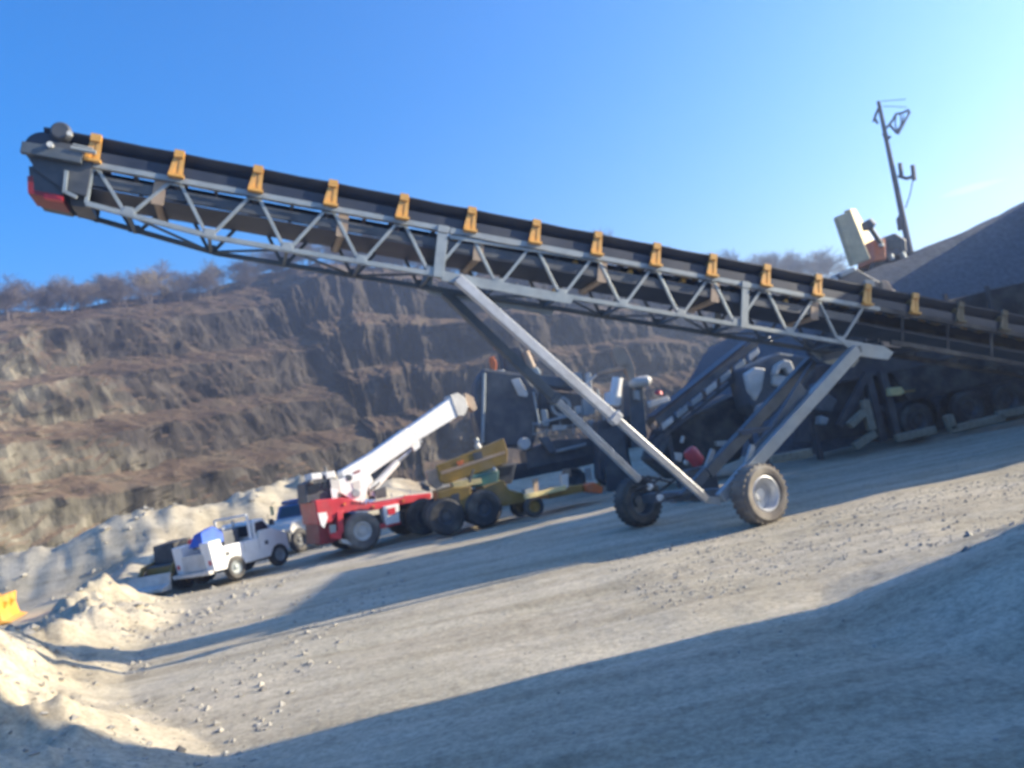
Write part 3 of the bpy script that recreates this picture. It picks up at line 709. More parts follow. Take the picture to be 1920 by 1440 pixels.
    MB().lathe(f.pt(668, 925, .55), f.pt(668, 925, .55)+f.e2*.1, [(0, 0), (0, .13), (.1, .16), (.1, 0)], 16).build('boom_pivot', M['galv'], r, smooth=True)
    MB().lathe(f.pt(655, 896, .6), f.pt(655, 896, .6)+f.e2*.15, [(0, 0), (0, .1), (.15, .12), (.15, 0)], 14).build('winch', M['dark_steel'], r, smooth=True)
    MB().tube(f.pt(612, 892, .8), f.pt(609, 874, .8), .05, n=8).build('exhaust', M['dark_steel'], r, smooth=True)
    for o_ in (-.02, .25): MB().tube(f.pt(690, 925, .7+o_), f.pt(712, 905, .72+o_), .03, n=6).build('hydraulic_hose', M['rubber'], r, smooth=True)
    f.slab([(618, 985), (619, 1000), (630, 998), (630, 983)], -.15, .05).build('step_plate', M['galv'], r)
    MB().beam(f.pt(757, 933, .05), f.pt(808, 928, .05), .08, .12).build('front_bumper', M['red'], r, bevel=.01)
crane()

# ------------------------------------------------------------------ white service truck
def service_truck():
    o = gnd(408, 1098); f = Frame(o, 60)
    r = empty('service_truck', o, 'white utility body pickup truck parked facing away at the left end of the row', 'pickup truck')
    W_ = 1.72; L = 4.3
    # bed with raised corner boxes, side outline in metres
    side = [(0, .42), (-.05, .98), (-.08, 1.3), (.36, 1.32), (.42, 1.08), (1.85, 1.06), (1.9, 1.28), (2.4, 1.28), (3.0, 1.0), (3.05, .5), (2.9, .42), (2.75, .66), (2.4, .66), (2.2, .4), (1.15, .4), (1.0, .68), (.62, .68), (.45, .4)]
    MB().prism([f.p(a, 0, c) for a, c in side], f.e2*.42).build('side_locker', M['white'], r, bevel=.02)
    MB().prism([f.p(a, W_-.42, c) for a, c in side], f.e2*.42).build('side_locker', M['white'], r, bevel=.02)
    f.box(.0, 1.9, .42, W_-.42, .45, .72).build('bed_floor', M['offwhite'], r)
    f.box(-.05, .03, .35, W_-.35, .5, 1.0).build('tailgate', M['offwhite'], r, bevel=.015)
    f.box(-.22, -.02, .02, W_-.02, .36, .48).build('rear_bumper', M['offwhite'], r, bevel=.02)
    f.box(1.9, 3.0, .42, W_-.42, .45, 1.0).build('hood', M['white'], r)
    cab = [(1.7, 1.05), (1.78, 1.56), (1.85, 1.64), (2.25, 1.64), (2.5, 1.24), (2.5, 1.0)]
    MB().prism([f.p(a, .12, c) for a, c in cab], f.e2*(W_-.24)).build('cab', M['white'], r, bevel=.03)
    for b in (.1, W_-.12):
        MB().prism([f.p(a, b, c) for a, c in ((1.84, 1.22), (1.88, 1.54), (2.2, 1.56), (2.42, 1.26))], f.e2*.03).build('side_window', M['glass'], r)
    f.box(1.68, 1.73, .3, W_-.3, 1.18, 1.52).build('rear_window', M['glass'], r)
    for a in (.81, 2.58):
        for b, s in ((-.03, 1), (W_+.03, -1)):
            wheel('wheel', f.p(a, b, .37), f.e2*s, .37, .24, r, rim='galv', dish=.3, lugs=False)
    f.box(.6, 2.8, .5, W_-.5, .3, .44).build('underframe', M['dark_steel'], r)
    for a, c in ((.5, .78), (2.05, .8)): f.box(a, a+.12, -.02, .01, c, c+.12).build('locker_latch', M['dark_steel'], r)
    for a in (.46, 1.2, 1.8): f.box(a, a+.02, -.006, .01, .72, 1.08).build('locker_seam', M['offwhite'], r)
    for b in (.06, W_-.2): f.box(-.03, .0, b, b+.13, .62, .86).build('tail_lamp', M['red'], r)
    # headache rack
    mb = MB(); mb.beam(f.p(1.6, .1, 1.1), f.p(1.6, .1, 1.85), .06, .06); mb.beam(f.p(1.6, W_-.1, 1.1), f.p(1.6, W_-.1, 1.85), .06, .06); mb.beam(f.p(1.6, .1, 1.85), f.p(1.6, W_-.1, 1.85), .06, .06)
    mb.build('ladder_rack', M['white'], r)
    for a in (1.72, 2.46): f.box(a, a+.014, .108, .125, .75, 1.7).build('door_seam', M['dark_steel'], r)
    f.box(2.2, 2.34, .08, .118, 1.12, 1.15).build('door_handle', M['dark_steel'], r)
    f.box(2.42, 2.5, -.08, .08, 1.35, 1.55).build('mirror', M['dark_steel'], r, bevel=.01)
    for a in (.81, 2.58): MB().lathe(q0(a, -.02), q0(a, .06), [(0, .40), (0, .44), (.08, .44), (.08, .40)], 24).build('wheel_arch', M['offwhite'], r) if False else None
    # things on the bed
    t = MB(); q = f.p
    t.add([q(.0, .35, 1.2), q(.75, .3, 1.2), q(.8, 1.0, 1.2), q(.05, 1.1, 1.2), q(.1, .5, 1.62), q(.55, .45, 1.75), q(.6, .85, 1.7), q(.2, .95, 1.58), q(.0, .32, 1.45), q(.78, .3, 1.5)],
          [(0,1,2,3),(0,8,4,5),(0,5,9,1),(1,9,5,6,2),(2,6,7,3),(3,7,4,8,0),(4,7,6,5)])
    b = t.build('tarpaulin_bundle', M['blue'], None, bevel=.03, origin=q(.4, .7, 1.2)); tag(b, 'bright blue tarpaulin bundle on the back corner of the white service truck', 'tarpaulin')
    b = f.box(.55, 1.0, 1.4, 1.75, 1.25, 1.45).build('fuel_can', M['red'], None, bevel=.03, origin=q(.8, 1.6, 1.25)); tag(b, 'small red can on the far side of the white service truck bed', 'fuel can')
    r2 = empty('welding_generator', q(1.1, .9, .72), 'dark welding generator in the bed of the white service truck', 'generator')
    f.box(.85, 1.5, .46, 1.28, .72, 1.5).build('housing', M['dark_steel'], r2, bevel=.04)
    f.box(1.0, 1.4, .6, 1.1, 1.5, 1.6).build('lid', M['offwhite'], r2, bevel=.02)
    MB().tube(q(1.45, .6, 1.5), q(1.45, .6, 1.75), .04).build('exhaust', M['galv'], r2)
service_truck()

# ------------------------------------------------------------------ blue truck behind
def blue_truck():
    o = at(548, 1020, 30.5); o[2] = 0; f = Frame(o, 62)
    r = empty('blue_truck', o, 'blue cab truck with pale bonnet between the white service truck and the red crane', 'truck')
    W_ = 1.9
    f.box(0, 3.8, .1, W_-.1, .45, .8).build('chassis', M['dark_steel'], r, bevel=.02)
    MB().prism([f.p(a, .05, c) for a, c in ((.2, .6), (.05, .9), (.25, 1.15), (1.2, 1.3), (1.25, .8), (.9, .6))], f.e2*(W_-.1)).build('bonnet', M['offwhite'], r, bevel=.06, smooth=True)
    MB().prism([f.p(a, .08, c) for a, c in ((1.2, .6), (1.2, 1.3), (1.45, 1.78), (2.4, 1.8), (2.5, .6))], f.e2*(W_-.16)).build('cab', M['blue_paint'], r, bevel=.05)
    MB().prism([f.p(1.22, .25, 1.34), f.p(1.22, W_-.25, 1.34), f.p(1.43, W_-.3, 1.72), f.p(1.43, .3, 1.72)], -f.e1*.03).build('windscreen', M['glass'], r)
    f.box(1.5, 2.4, .2, W_-.2, 1.8, 1.95).build('roof_box', M['blue_paint'], r, bevel=.05)
    f.box(2.9, 5.2, 0, W_, .8, 1.3).build('body', M['blue_paint'], r, bevel=.03)
    for a in (.5, 4.2):
        for b, s in ((0, 1), (W_, -1)): wheel('wheel', f.p(a, b, .45), f.e2*s, .45, .28, r, rim='dark_steel', lugs=False, dish=.3)
    for b in (.15, W_-.35): f.box(-.18, -.14, b, b+.2, .75, .95).build('headlight', M['lamp'], r)
    for b in (-.12, W_+.02): f.box(1.2, 1.3, b, b+.1, 1.5, 1.85).build('mirror', M['pale_yellow'], r)
blue_truck()

# ------------------------------------------------------------------ small loader left of the truck
def skid_steer():
    o = at(322, 1112, 25.6); o[2] = float(ground_z(o[0], o[1])); f = Frame(o, 75)
    r = empty('skid_steer_loader', o, 'small dark and yellow loader in shade at the left of the white service truck', 'loader')
    f.box(.3, 2.1, .0, 1.1, .3, .85).build('body', M['dark_steel'], r, bevel=.04)
    MB().prism([f.p(a, .15, c) for a, c in ((.6, .85), (.65, 1.45), (1.5, 1.5), (1.9, .85))], f.e2*.8).build('cab', M['rubber'], r, bevel=.03)
    for b in (-.08, 1.08):
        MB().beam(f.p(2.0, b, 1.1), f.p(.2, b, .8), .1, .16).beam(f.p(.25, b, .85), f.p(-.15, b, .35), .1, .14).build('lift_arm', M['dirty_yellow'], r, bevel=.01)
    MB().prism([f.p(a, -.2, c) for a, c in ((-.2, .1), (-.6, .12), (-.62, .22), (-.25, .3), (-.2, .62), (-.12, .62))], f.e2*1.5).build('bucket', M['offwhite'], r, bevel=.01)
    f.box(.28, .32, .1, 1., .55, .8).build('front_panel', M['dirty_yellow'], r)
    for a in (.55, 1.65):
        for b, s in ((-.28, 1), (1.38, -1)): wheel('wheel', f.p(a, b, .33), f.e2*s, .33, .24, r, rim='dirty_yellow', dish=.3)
skid_steer()

# ------------------------------------------------------------------ yellow bulldozer reaching in at the left edge
def left_machine():
    o = at(-30, 1150, 27); o[2] = float(ground_z(o[0], o[1])); f = Frame(o, 20)
    r = empty('wheel_loader', o, 'orange yellow wheel loader just reaching into the left edge of the yard', 'loader')
    MB().prism([f.p(a, -1.0, c) for a, c in ((-3.2, .7), (-3.2, 1.7), (-1.6, 1.8), (-1.4, 1.3), (.1, 1.2), (.3, .6))], f.e2*2.0).build('body', M['yellow'], r, bevel=.04)
    f.box(-1.9, -.7, -.6, .6, 1.6, 2.7).build('cab', M['glass'], r, bevel=.04)
    f.box(-2.0, -.6, -.7, .7, 2.7, 2.82).build('cab_roof', M['yellow'], r, bevel=.03)
    for b in (-.5, .35): MB().beam(f.p(-.4, b+.07, 1.3), f.p(.75, b+.07, .5), .15, .25).build('lift_arm', M['yellow'], r)
    MB().prism([f.p(a, -1.2, c) for a, c in ((.55, .0), (1.0, .02), (.75, .12), (.68, .5), (.74, .85), (.5, .85))], f.e2*2.4).build('bucket', M['yellow'], r, bevel=.02)
    for a in (-2.6, -.4):
        for b, s in ((-1.15, 1), (1.15, -1)): wheel('wheel', f.p(a, b, .6), f.e2*s, .6, .4, r, rim='yellow', dish=.3)
left_machine()

# ------------------------------------------------------------------ telehandler
def telehandler():
    o = gnd(905, 990); f = Frame(o, 12)
    r = empty('telehandler', o, 'dirty yellow telescopic handler in shade with its square boom pointing left', 'telehandler')
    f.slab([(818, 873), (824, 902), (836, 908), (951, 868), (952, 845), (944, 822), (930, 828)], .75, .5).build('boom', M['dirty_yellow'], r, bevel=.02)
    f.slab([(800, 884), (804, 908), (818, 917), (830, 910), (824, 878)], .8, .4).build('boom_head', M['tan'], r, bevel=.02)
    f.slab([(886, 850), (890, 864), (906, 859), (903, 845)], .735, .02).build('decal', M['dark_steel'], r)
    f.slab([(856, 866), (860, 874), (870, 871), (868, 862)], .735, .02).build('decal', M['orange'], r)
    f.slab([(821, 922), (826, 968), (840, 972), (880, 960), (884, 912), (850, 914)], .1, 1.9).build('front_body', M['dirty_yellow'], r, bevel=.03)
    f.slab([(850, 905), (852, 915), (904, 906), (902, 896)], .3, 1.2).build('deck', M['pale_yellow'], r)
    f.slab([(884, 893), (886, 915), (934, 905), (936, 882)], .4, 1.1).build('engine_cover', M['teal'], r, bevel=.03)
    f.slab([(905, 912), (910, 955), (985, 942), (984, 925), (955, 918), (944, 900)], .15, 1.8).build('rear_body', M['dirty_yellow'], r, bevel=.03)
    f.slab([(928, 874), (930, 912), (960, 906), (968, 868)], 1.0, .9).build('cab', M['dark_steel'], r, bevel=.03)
    f.slab([(933, 878), (934, 896), (956, 890), (962, 873)], .98, .03).build('window', M['glass'], r)
    for x, y in ((838, 975), (908, 957)):
        c = f.pt(x, y, 0); c[2] = .58
        wheel('wheel', c, f.e2, .58, .4, r, rim='dark_steel', dish=.25, rr=.45)
        wheel('wheel', c+f.e2*2.1, -f.e2, .58, .4, r, rim='dark_steel', dish=.25, rr=.45)
    f.slab([(846, 928), (848, 946), (862, 943), (861, 924)], .08, .03).build('access_door', M['dark_steel'], r)
    f.slab([(826, 884), (828, 890), (948, 850), (947, 845)], .735, .02).build('boom_rail', M['tan'], r)
    MB().tube(f.pt(880, 905, .2), f.pt(888, 880, .2), .04, n=8).build('exhaust', M['dark_steel'], r, smooth=True)
    f.slab([(790, 905), (792, 918), (806, 922), (806, 912)], .8, .5).build('fork_carriage', M['dark_steel'], r, bevel=.02)
    MB().tube(f.pt(927, 881, .35), f.pt(927, 881, .35)+A(.05, 0, .05), .08).build('work_lamp', M['lamp'], r)
    MB().tube(f.pt(893, 833, .85), f.pt(899, 842, .85), .1, n=10).build('beacon', M['offwhite'], r, smooth=True)
    MB().tube(f.pt(860, 895, .9), f.pt(925, 880, .9), .07, n=10).build('lift_cylinder', M['galv'], r, smooth=True)
telehandler()

# ------------------------------------------------------------------ cone crusher plant in the middle
def crusher():
    o = at(1010, 960, 32.5); o[2] = 0; f = Frame(o, 8)
    r = empty('crusher_plant', o, 'black drum shaped portable crusher with grey platform behind the telehandler', 'crusher')
    f.slab([(892, 715), (905, 690), (985, 700), (1012, 735), (1010, 790), (1000, 840), (905, 835), (888, 780)], 0, 2.2).build('hopper', M['dark_steel'], r, bevel=.12)
    MB().tube(f.pt(905, 830, -.1), f.pt(908, 700, -.1), .07, n=8).build('hopper_post', M['galv'], r)
    f.slab([(958, 712), (972, 742), (988, 745), (990, 738), (974, 708)], -.3, .05).build('hopper_plate', M['offwhite'], r, bevel=.02)
    f.slab([(1000, 700), (1000, 720), (1080, 730), (1088, 712)], .2, 1.2).build('feed_box', M['blue_steel'], r, bevel=.03)
    f.slab([(1010, 730), (1012, 800), (1090, 800), (1095, 740)], .5, 1.4).build('engine_housing', M['dark_steel'], r, bevel=.04)
    MB().lathe(f.pt(1052, 762, .2), f.pt(1052, 762, .2)+f.e2, [(0, .28), (.0, .42), (.3, .42), (.3, 0)], 24).build('flywheel', M['galv'], r, smooth=True)
    f.slab([(985, 845), (990, 880), (1115, 855), (1120, 820), (1040, 825)], .1, 1.9).build('chassis', M['dark_steel'], r, bevel=.03)
    f.slab([(960, 870), (965, 900), (1105, 872), (1120, 850), (1000, 866)], .2, .15).build('walkway', M['blue_steel'], r)
    mb = MB()
    for x in (1000, 1025, 1050, 1075): mb.beam(f.pt(x, 815, 0), f.pt(x, 790, 0), .04, .04)
    mb.beam(f.pt(998, 815, 0), f.pt(1080, 795, 0), .05, .05); mb.beam(f.pt(998, 795, 0), f.pt(1080, 775, 0), .05, .05)
    mb.build('guard_rail', M['galv'], r)
    f.slab([(1036, 797), (1036, 808), (1062, 805), (1064, 797)], -.1, .3).build('control_box', M['offwhite'], r, bevel=.02)
    MB().lathe(f.pt(984, 832, -.3), f.pt(984, 832, -.3)+f.e2*.5, [(0, 0), (0, .2), (.06, .25), (.4, .25), (.5, .2), (.5, 0)], 20).build('air_filter', M['offwhite'], r, smooth=True)
    for x0, y0, x1, y1 in ((892, 822, 899, 842),): MB().tube(f.pt(x0, y0, -.2), f.pt(x1, y1, -.2), .1, n=10).build('hydraulic_ram', M['galv'], r, smooth=True)
    # post with orange guards
    MB().beam(f.pt(948, 720, .3), f.pt(930, 640, .3), .12, .12).build('post', M['dark_steel'], r)
    f.slab([(925, 633), (926, 652), (936, 658), (938, 636)], .2, .25).build('orange_guard', M['orange'], r, bevel=.03)
    f.slab([(917, 670), (920, 690), (930, 698), (932, 680), (926, 668)], .2, .25).build('orange_guard', M['orange'], r, bevel=.03)
    f.slab([(930, 695), (930, 708), (950, 706), (945, 692)], .15, .4).build('motor', M['offwhite'], r, bevel=.03)
    MB().tube(f.pt(985, 660, .4), f.pt(998, 690, .4), .16, n=12).build('exhaust_stack', M['tan'], r, smooth=True)
    f.slab([(975, 690), (978, 708), (1000, 712), (1015, 700), (1008, 688)], .3, .6).build('gearbox', M['galv'], r, bevel=.05)
    f.slab([(940, 655), (975, 650), (1000, 690), (985, 710), (950, 700)], .6, .8).build('feed_hopper', M['dark_steel'], r, bevel=.03)
    for x, y in ((1000, 948), (1030, 940)):
        pass
    for i_, (pl, mt_, nm) in enumerate((
        ([(1062, 700), (1066, 716), (1094, 712), (1090, 698)], 'galv', 'motor_guard'),
        ([(1098, 700), (1100, 742), (1112, 742), (1108, 698)], 'offwhite', 'duct'),
        ([(1092, 748), (1094, 780), (1116, 776), (1112, 746)], 'galv', 'belt_guard'),
        ([(1068, 772), (1072, 786), (1090, 784), (1086, 770)], 'tan', 'junction_box'),
        ([(1014, 768), (1018, 800), (1030, 798), (1026, 768)], 'galv', 'guard_panel'),
        ([(1026, 742), (1034, 752), (1044, 744), (1038, 734)], 'blue_paint', 'motor'),
        ([(1078, 762), (1082, 795), (1094, 793), (1090, 760)], 'offwhite', 'pipe_cover'),
        ([(1100, 790), (1122, 820), (1130, 816), (1112, 786)], 'galv', 'chute_side'),
        ([(1010, 820), (1030, 850), (1044, 848), (1030, 818)], 'blue_steel', 'access_panel'),
        ([(1040, 844), (1100, 830), (1100, 836), (1042, 850)], 'galv', 'handrail'),
        ([(1056, 880), (1058, 896), (1072, 894), (1070, 878)], 'tan', 'tool_box'),
        ([(1098, 878), (1100, 902), (1112, 900), (1108, 876)], 'offwhite', 'water_tank'))):
        f.slab(pl, -.15-.07*(i_ % 3), .3).build(nm, M[mt_], r, bevel=.03)
    for x0, y0, x1, y1, mt_ in ((1000, 735, 1012, 800, 'galv'), (1004, 796, 1090, 774, 'galv'), (1086, 730, 1122, 700, 'offwhite'), (1120, 730, 1136, 800, 'galv'), (1060, 690, 1066, 720, 'tan')):
        MB().tube(f.pt(x0, y0, -.2), f.pt(x1, y1, -.2), .05, n=8).build('pipe', M[mt_], r, smooth=True)
    for x in (1.6, 3.0): wheel('wheel', f.p(x, -.1, .5), f.e2, .5, .3, r, rim='dark_steel')
    for a in (-1.6, 3.8): f.box(a, a+.25, .1, .35, 0, 1.3).build('jack_leg', M['dark_steel'], r)
    f.box(-1.8, 4, .2, 1.8, .95, 1.5).build('main_frame', M['dark_steel'], r, bevel=.02)
crusher()

def tow_frame():
    o = gnd(1003, 970); f = Frame(o, 22)
    r = empty('equipment_trailer', o, 'low orange and tan tow trailer with one small black wheel beside the telehandler', 'trailer')
    MB().beam(f.pt(984, 932, 0), f.pt(1060, 914, 0), .18, .14).build('drawbar', M['pale_yellow'], r, bevel=.01)
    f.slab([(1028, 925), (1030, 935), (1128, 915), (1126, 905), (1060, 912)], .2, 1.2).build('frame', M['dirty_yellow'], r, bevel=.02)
    f.slab([(1098, 910), (1104, 922), (1130, 925), (1132, 914), (1112, 904)], -.05, .5).build('fender', M['orange'], r, bevel=.03)
    f.slab([(1052, 890), (1054, 916), (1066, 914), (1066, 888)], .1, .15).build('jack_stand', M['offwhite'], r)
    f.slab([(1000, 898), (1002, 928), (1010, 926), (1009, 896)], .05, .1).build('jack_stand', M['tan'], r)
    f.slab([(984, 918), (986, 926), (1002, 924), (1000, 914)], .0, .3).build('coupler', M['galv'], r)
    c = f.pt(1003, 950, -.1); c[2] = .33; wheel('wheel', c, f.e2, .33, .22, r, rim='dirty_yellow', dish=.3, lugs=False)
    wheel('wheel', c+f.e2*1.4, -f.e2, .33, .22, r, rim='dirty_yellow', dish=.3, lugs=False)
tow_frame()

# ------------------------------------------------------------------ white ducted unit with tan hood
def dust_unit():
    o = at(1160, 880, 30); o[2] = 0; f = Frame(o, 5)
    r = empty('dust_collector', o, 'white ducted machine with a tan funnel hood in the middle of the plant', 'machine')
    MB().tube(f.pt(1158, 708, 0), f.pt(1150, 760, 0), .2, n=14).build('duct', M['white'], r, smooth=True)
    f.slab([(1138, 735), (1138, 757), (1164, 760), (1166, 738)], -.1, .6).build('filter_box', M['white'], r, bevel=.05)
    f.slab([(1135, 772), (1146, 792), (1168, 786), (1164, 768)], -.1, .5).build('lower_duct', M['offwhite'], r, bevel=.05)
    f.slab([(1146, 656), (1158, 648), (1174, 652), (1182, 668), (1190, 690), (1192, 716), (1182, 716), (1174, 692), (1156, 684)], .1, .5).build('hood', M['tan'], r, bevel=.01)
    f.slab([(1122, 697), (1124, 703), (1184, 690), (1180, 680)], .1, .5).build('canopy_arm', M['tan'], r, bevel=.02)
    MB().beam(f.pt(1180, 690, .3), f.pt(1190, 735, .3), .1, .1).build('post', M['tan'], r)
    MB().lathe(f.pt(1200, 716, .2)-f.e1*.42, f.pt(1200, 716, .2)+f.e1*.42, [(0, .0), (.0, .1), (.15, .2), (.7, .2), (.84, .1), (.84, 0)], 16).build('air_tank', M['offwhite'], r, smooth=True)
    f.slab([(1180, 720), (1184, 840), (1215, 835), (1206, 725)], .3, 1.2).build('support_frame', M['blue_steel'], r, bevel=.02)
    f.slab([(1188, 732), (1190, 748), (1200, 750), (1198, 732)], .1, .2).build('gauge_box', M['galv'], r)
    f.slab([(1120, 790), (1125, 900), (1180, 890), (1178, 780)], .6, 1.2).build('base', M['dark_steel'], r, bevel=.04)
    MB().beam(f.p(0, .5, 0), f.p(0, .5, 2.2), .9, .9).build('pedestal', M['dark_steel'], r)
dust_unit()

# ------------------------------------------------------------------ dark inclined feed conveyor with hopper
def feed_conveyor():
    o = at(1330, 890, 26); o[2] = 0; f = Frame(o, 10)
    r = empty('feed_conveyor', o, 'dark inclined feed conveyor climbing right behind the wheeled legs of the long conveyor', 'conveyor')
    a, b = f.pt(1232, 790, 0), f.pt(1420, 640, 0)
    d = unit(b-a)
    for off, nm in ((0, 'near_beam'), (1.0, 'far_beam')):
        mb = MB(); mb.beam(a+f.e2*off, b+f.e2*off, .1, .2)
        low = A(0, 0, -.55)
        mb.beam(a+f.e2*off+low, b+f.e2*off+low, .08, .1)
        n = 8
        for k in range(n):
            p0 = a+(b-a)*k/n+f.e2*off; p1 = a+(b-a)*(k+.5)/n+f.e2*off+low; p2 = a+(b-a)*(k+1)/n+f.e2*off
            mb.beam(p0, p1, .05, .05); mb.beam(p1, p2, .05, .05)
        mb.build(nm, M['dark_steel'], r)
    MB().beam(a+f.e2*.5+A(0, 0, .18), b+f.e2*.5+A(0, 0, .18), .9, .04).build('belt', M['belt'], r)
    for k in range(7):
        p = a+(b-a)*(k+.5)/7-f.e2*.12+A(0, 0, -.25); MB().hexa(p, d*.22, A(0, 0, .1), f.e2*.03).build('guard_plate', M['offwhite' if k % 3 == 0 else 'galv'], r, bevel=.02)
    f.slab([(1262, 800), (1240, 860), (1290, 900), (1390, 860), (1410, 760), (1400, 730)], .3, 2.2).build('hopper', M['rubber'], r, bevel=.06)
    for x, y in ((1250, 800), (1380, 700)):
        p = f.pt(x, y, .1); q = p.copy(); q[2] = 0; MB().beam(q, p, .12, .12).build('support_leg', M['dark_steel'], r)
    f.slab([(1268, 848), (1270, 862), (1278, 866), (1280, 850)], -.2, .2).build('valve', M['offwhite'], r)
    MB().tube(f.pt(1281, 818, -.2), f.pt(1278, 830, -.2), .06).build('pipe', M['offwhite'], r)
    f.slab([(1343, 827), (1345, 836), (1364, 836), (1362, 826)], .1, .2).build('sign_plate', M['offwhite'], r)
    c = MB().lathe(f.pt(1236, 733, 0), f.pt(1234, 741, 0), [(0, 0), (0, .1), (.1, .14), (.14, 0)], 12); c.build('beacon', M['red'], r, smooth=True)
    f.slab([(1218, 752), (1222, 764), (1258, 752), (1254, 742)], .0, .3).build('end_plate', M['offwhite'], r, bevel=.03)
feed_conveyor()

def red_can():
    o = at(1302, 858, 21.5); f = Frame(o, 10)
    r = empty('engine_unit', (o[0], o[1], 0), 'small engine with a bright red cover between the legs of the long conveyor', 'engine')
    MB().lathe(f.pt(1290, 843, 0), f.pt(1318, 876, 0), [(0, 0), (0, .14), (.1, .2), (.42, .19), (.5, .1), (.5, 0)], 18).build('red_cover', M['red'], r, smooth=True)
    f.box(-.25, .5, .0, .5, -1.15, -.28).build('skid_base', M['dark_steel'], r, bevel=.03)
    MB().tube(f.pt(1283, 866, 0), f.pt(1289, 868, 0), .06).build('air_intake', M['offwhite'], r)
red_can()

# ------------------------------------------------------------------ big screening plant at the right
def screen_plant():
    o = A(13.2, 26.0, 0); f = Frame(o, 9)
    r = empty('screening_plant', o, 'large dark portable screening plant on three tyres and jacks in front of the stockpile', 'screening plant')
    f.box(-3.2, 9.5, .3, 2.6, 2.2, 2.9).build('main_frame', M['dark_steel'], r, bevel=.03)
    MB().prism([f.p(a, .1, c) for a, c in ((-2.6, 2.85), (-2.8, 3.9), (3.2, 4.2), (9.2, 4.2), (9.2, 2.9))], f.e2*2.7).build('screen_box', M['rubber'], r, bevel=.04)
    for k in range(7): f.box(-2.2+k*1.5, -2.08+k*1.5, .02, .1, 2.9, 4.3).build('rib', M['dark_steel'], r)
    MB().prism([f.p(a, .3, c) for a, c in ((-1.0, 1.2), (-1.4, 2.2), (5.6, 2.2), (5.4, 1.3), (2, 1.2))], f.e2*2.2).build('undercarriage', M['rubber'], r, bevel=.04)
    for a, c, R in ((-1.05, .56, .56), (.75, .6, .56), (2.2, .6, .56)):
        wheel('wheel', f.p(a, .02, c), f.e2, R, .32, r, rim='dark_steel', dish=.5, tyre='rubber', rr=.52)
        wheel('wheel', f.p(a, 2.7, c), -f.e2, R, .32, r, rim='blue_steel', dish=.5, tyre='rubber', rr=.52)
    p = f.pt(1672, 734, -.05)
    f.slab([(1668, 727), (1669, 742), (1690, 741), (1698, 735), (1690, 725)], -.1, .2).build('marker_box', M['pale_yellow'], r, bevel=.02)
    f.slab([(1695, 732), (1696, 737), (1716, 734), (1716, 730)], -.05, .1).build('yellow_rail', M['dirty_yellow'], r)
    for a in (-2.4, -1.9, 3.6, 5.2, 8.8):
        f.box(a, a+.22, .1, .32, .16, 2.3).build('jack_leg', M['dark_steel'], r)
    MB().beam(f.p(-3.6, .2, .9), f.p(-2.3, .2, 2.3), .16, .2).build('drawbar', M['dark_steel'], r)
    f.slab([(1530, 745), (1534, 770), (1560, 775), (1572, 750), (1550, 735)], .0, .6).build('pump_housing', M['blue_steel'], r, bevel=.06)
    f.slab([(1538, 778), (1536, 795), (1550, 797), (1556, 784)], .0, .3).build('pump_cover', M['galv'], r, bevel=.04)
    f.slab([(1560, 700), (1530, 760), (1520, 830), (1620, 815), (1625, 690)], .9, 1.2).build('feed_chute', M['dark_steel'], r, bevel=.04)
    # yellow cat walk items on top of the frame
    f.slab([(1655, 640), (1680, 628), (1700, 640), (1690, 652), (1660, 650)], -.05, .1).build('tan_panel', M['tan'], r)
screen_plant()
for lab, pts in (('pale timber plank lying on the ground behind the near conveyor wheel', [(1445, 862), (1520, 848)]),
                 ('short pale timber leaning against a jack of the screening plant', [(1592, 798), (1620, 772)]),
                 ('pale timber post standing under the dark screening plant', [(1620, 750), (1634, 806)]),
                 ('stubby pale block on the ground below the timber post', [(1602, 838), (1640, 812)]),
                 ('pale timber cribbing under the leftmost tyre of the screening plant', [(1680, 822), (1752, 806)]),
                 ('long pale timber mat under the rear tyres of the screening plant', [(1780, 806), (1880, 782)]),
                 ('bright pale timber mat end at the right edge of the yard', [(1870, 778), (1960, 762)]),
                 ('upright pale wedge beside the middle tyre of the screening plant', [(1776, 778), (1786, 806)])):
    Y = 25.4
    if '1445' in str(pts): Y = 22.5
    p, q = at(*pts[0], Y), at(*pts[1], Y)
    for v in (p, q): v[2] = max(v[2], .14)
    b = MB().beam(p, q, .3, .22).build('timber', M['wood'], None, bevel=.02, origin=(p+q)/2); tag(b, lab, 'timber', 'pale timbers around the screening plant')

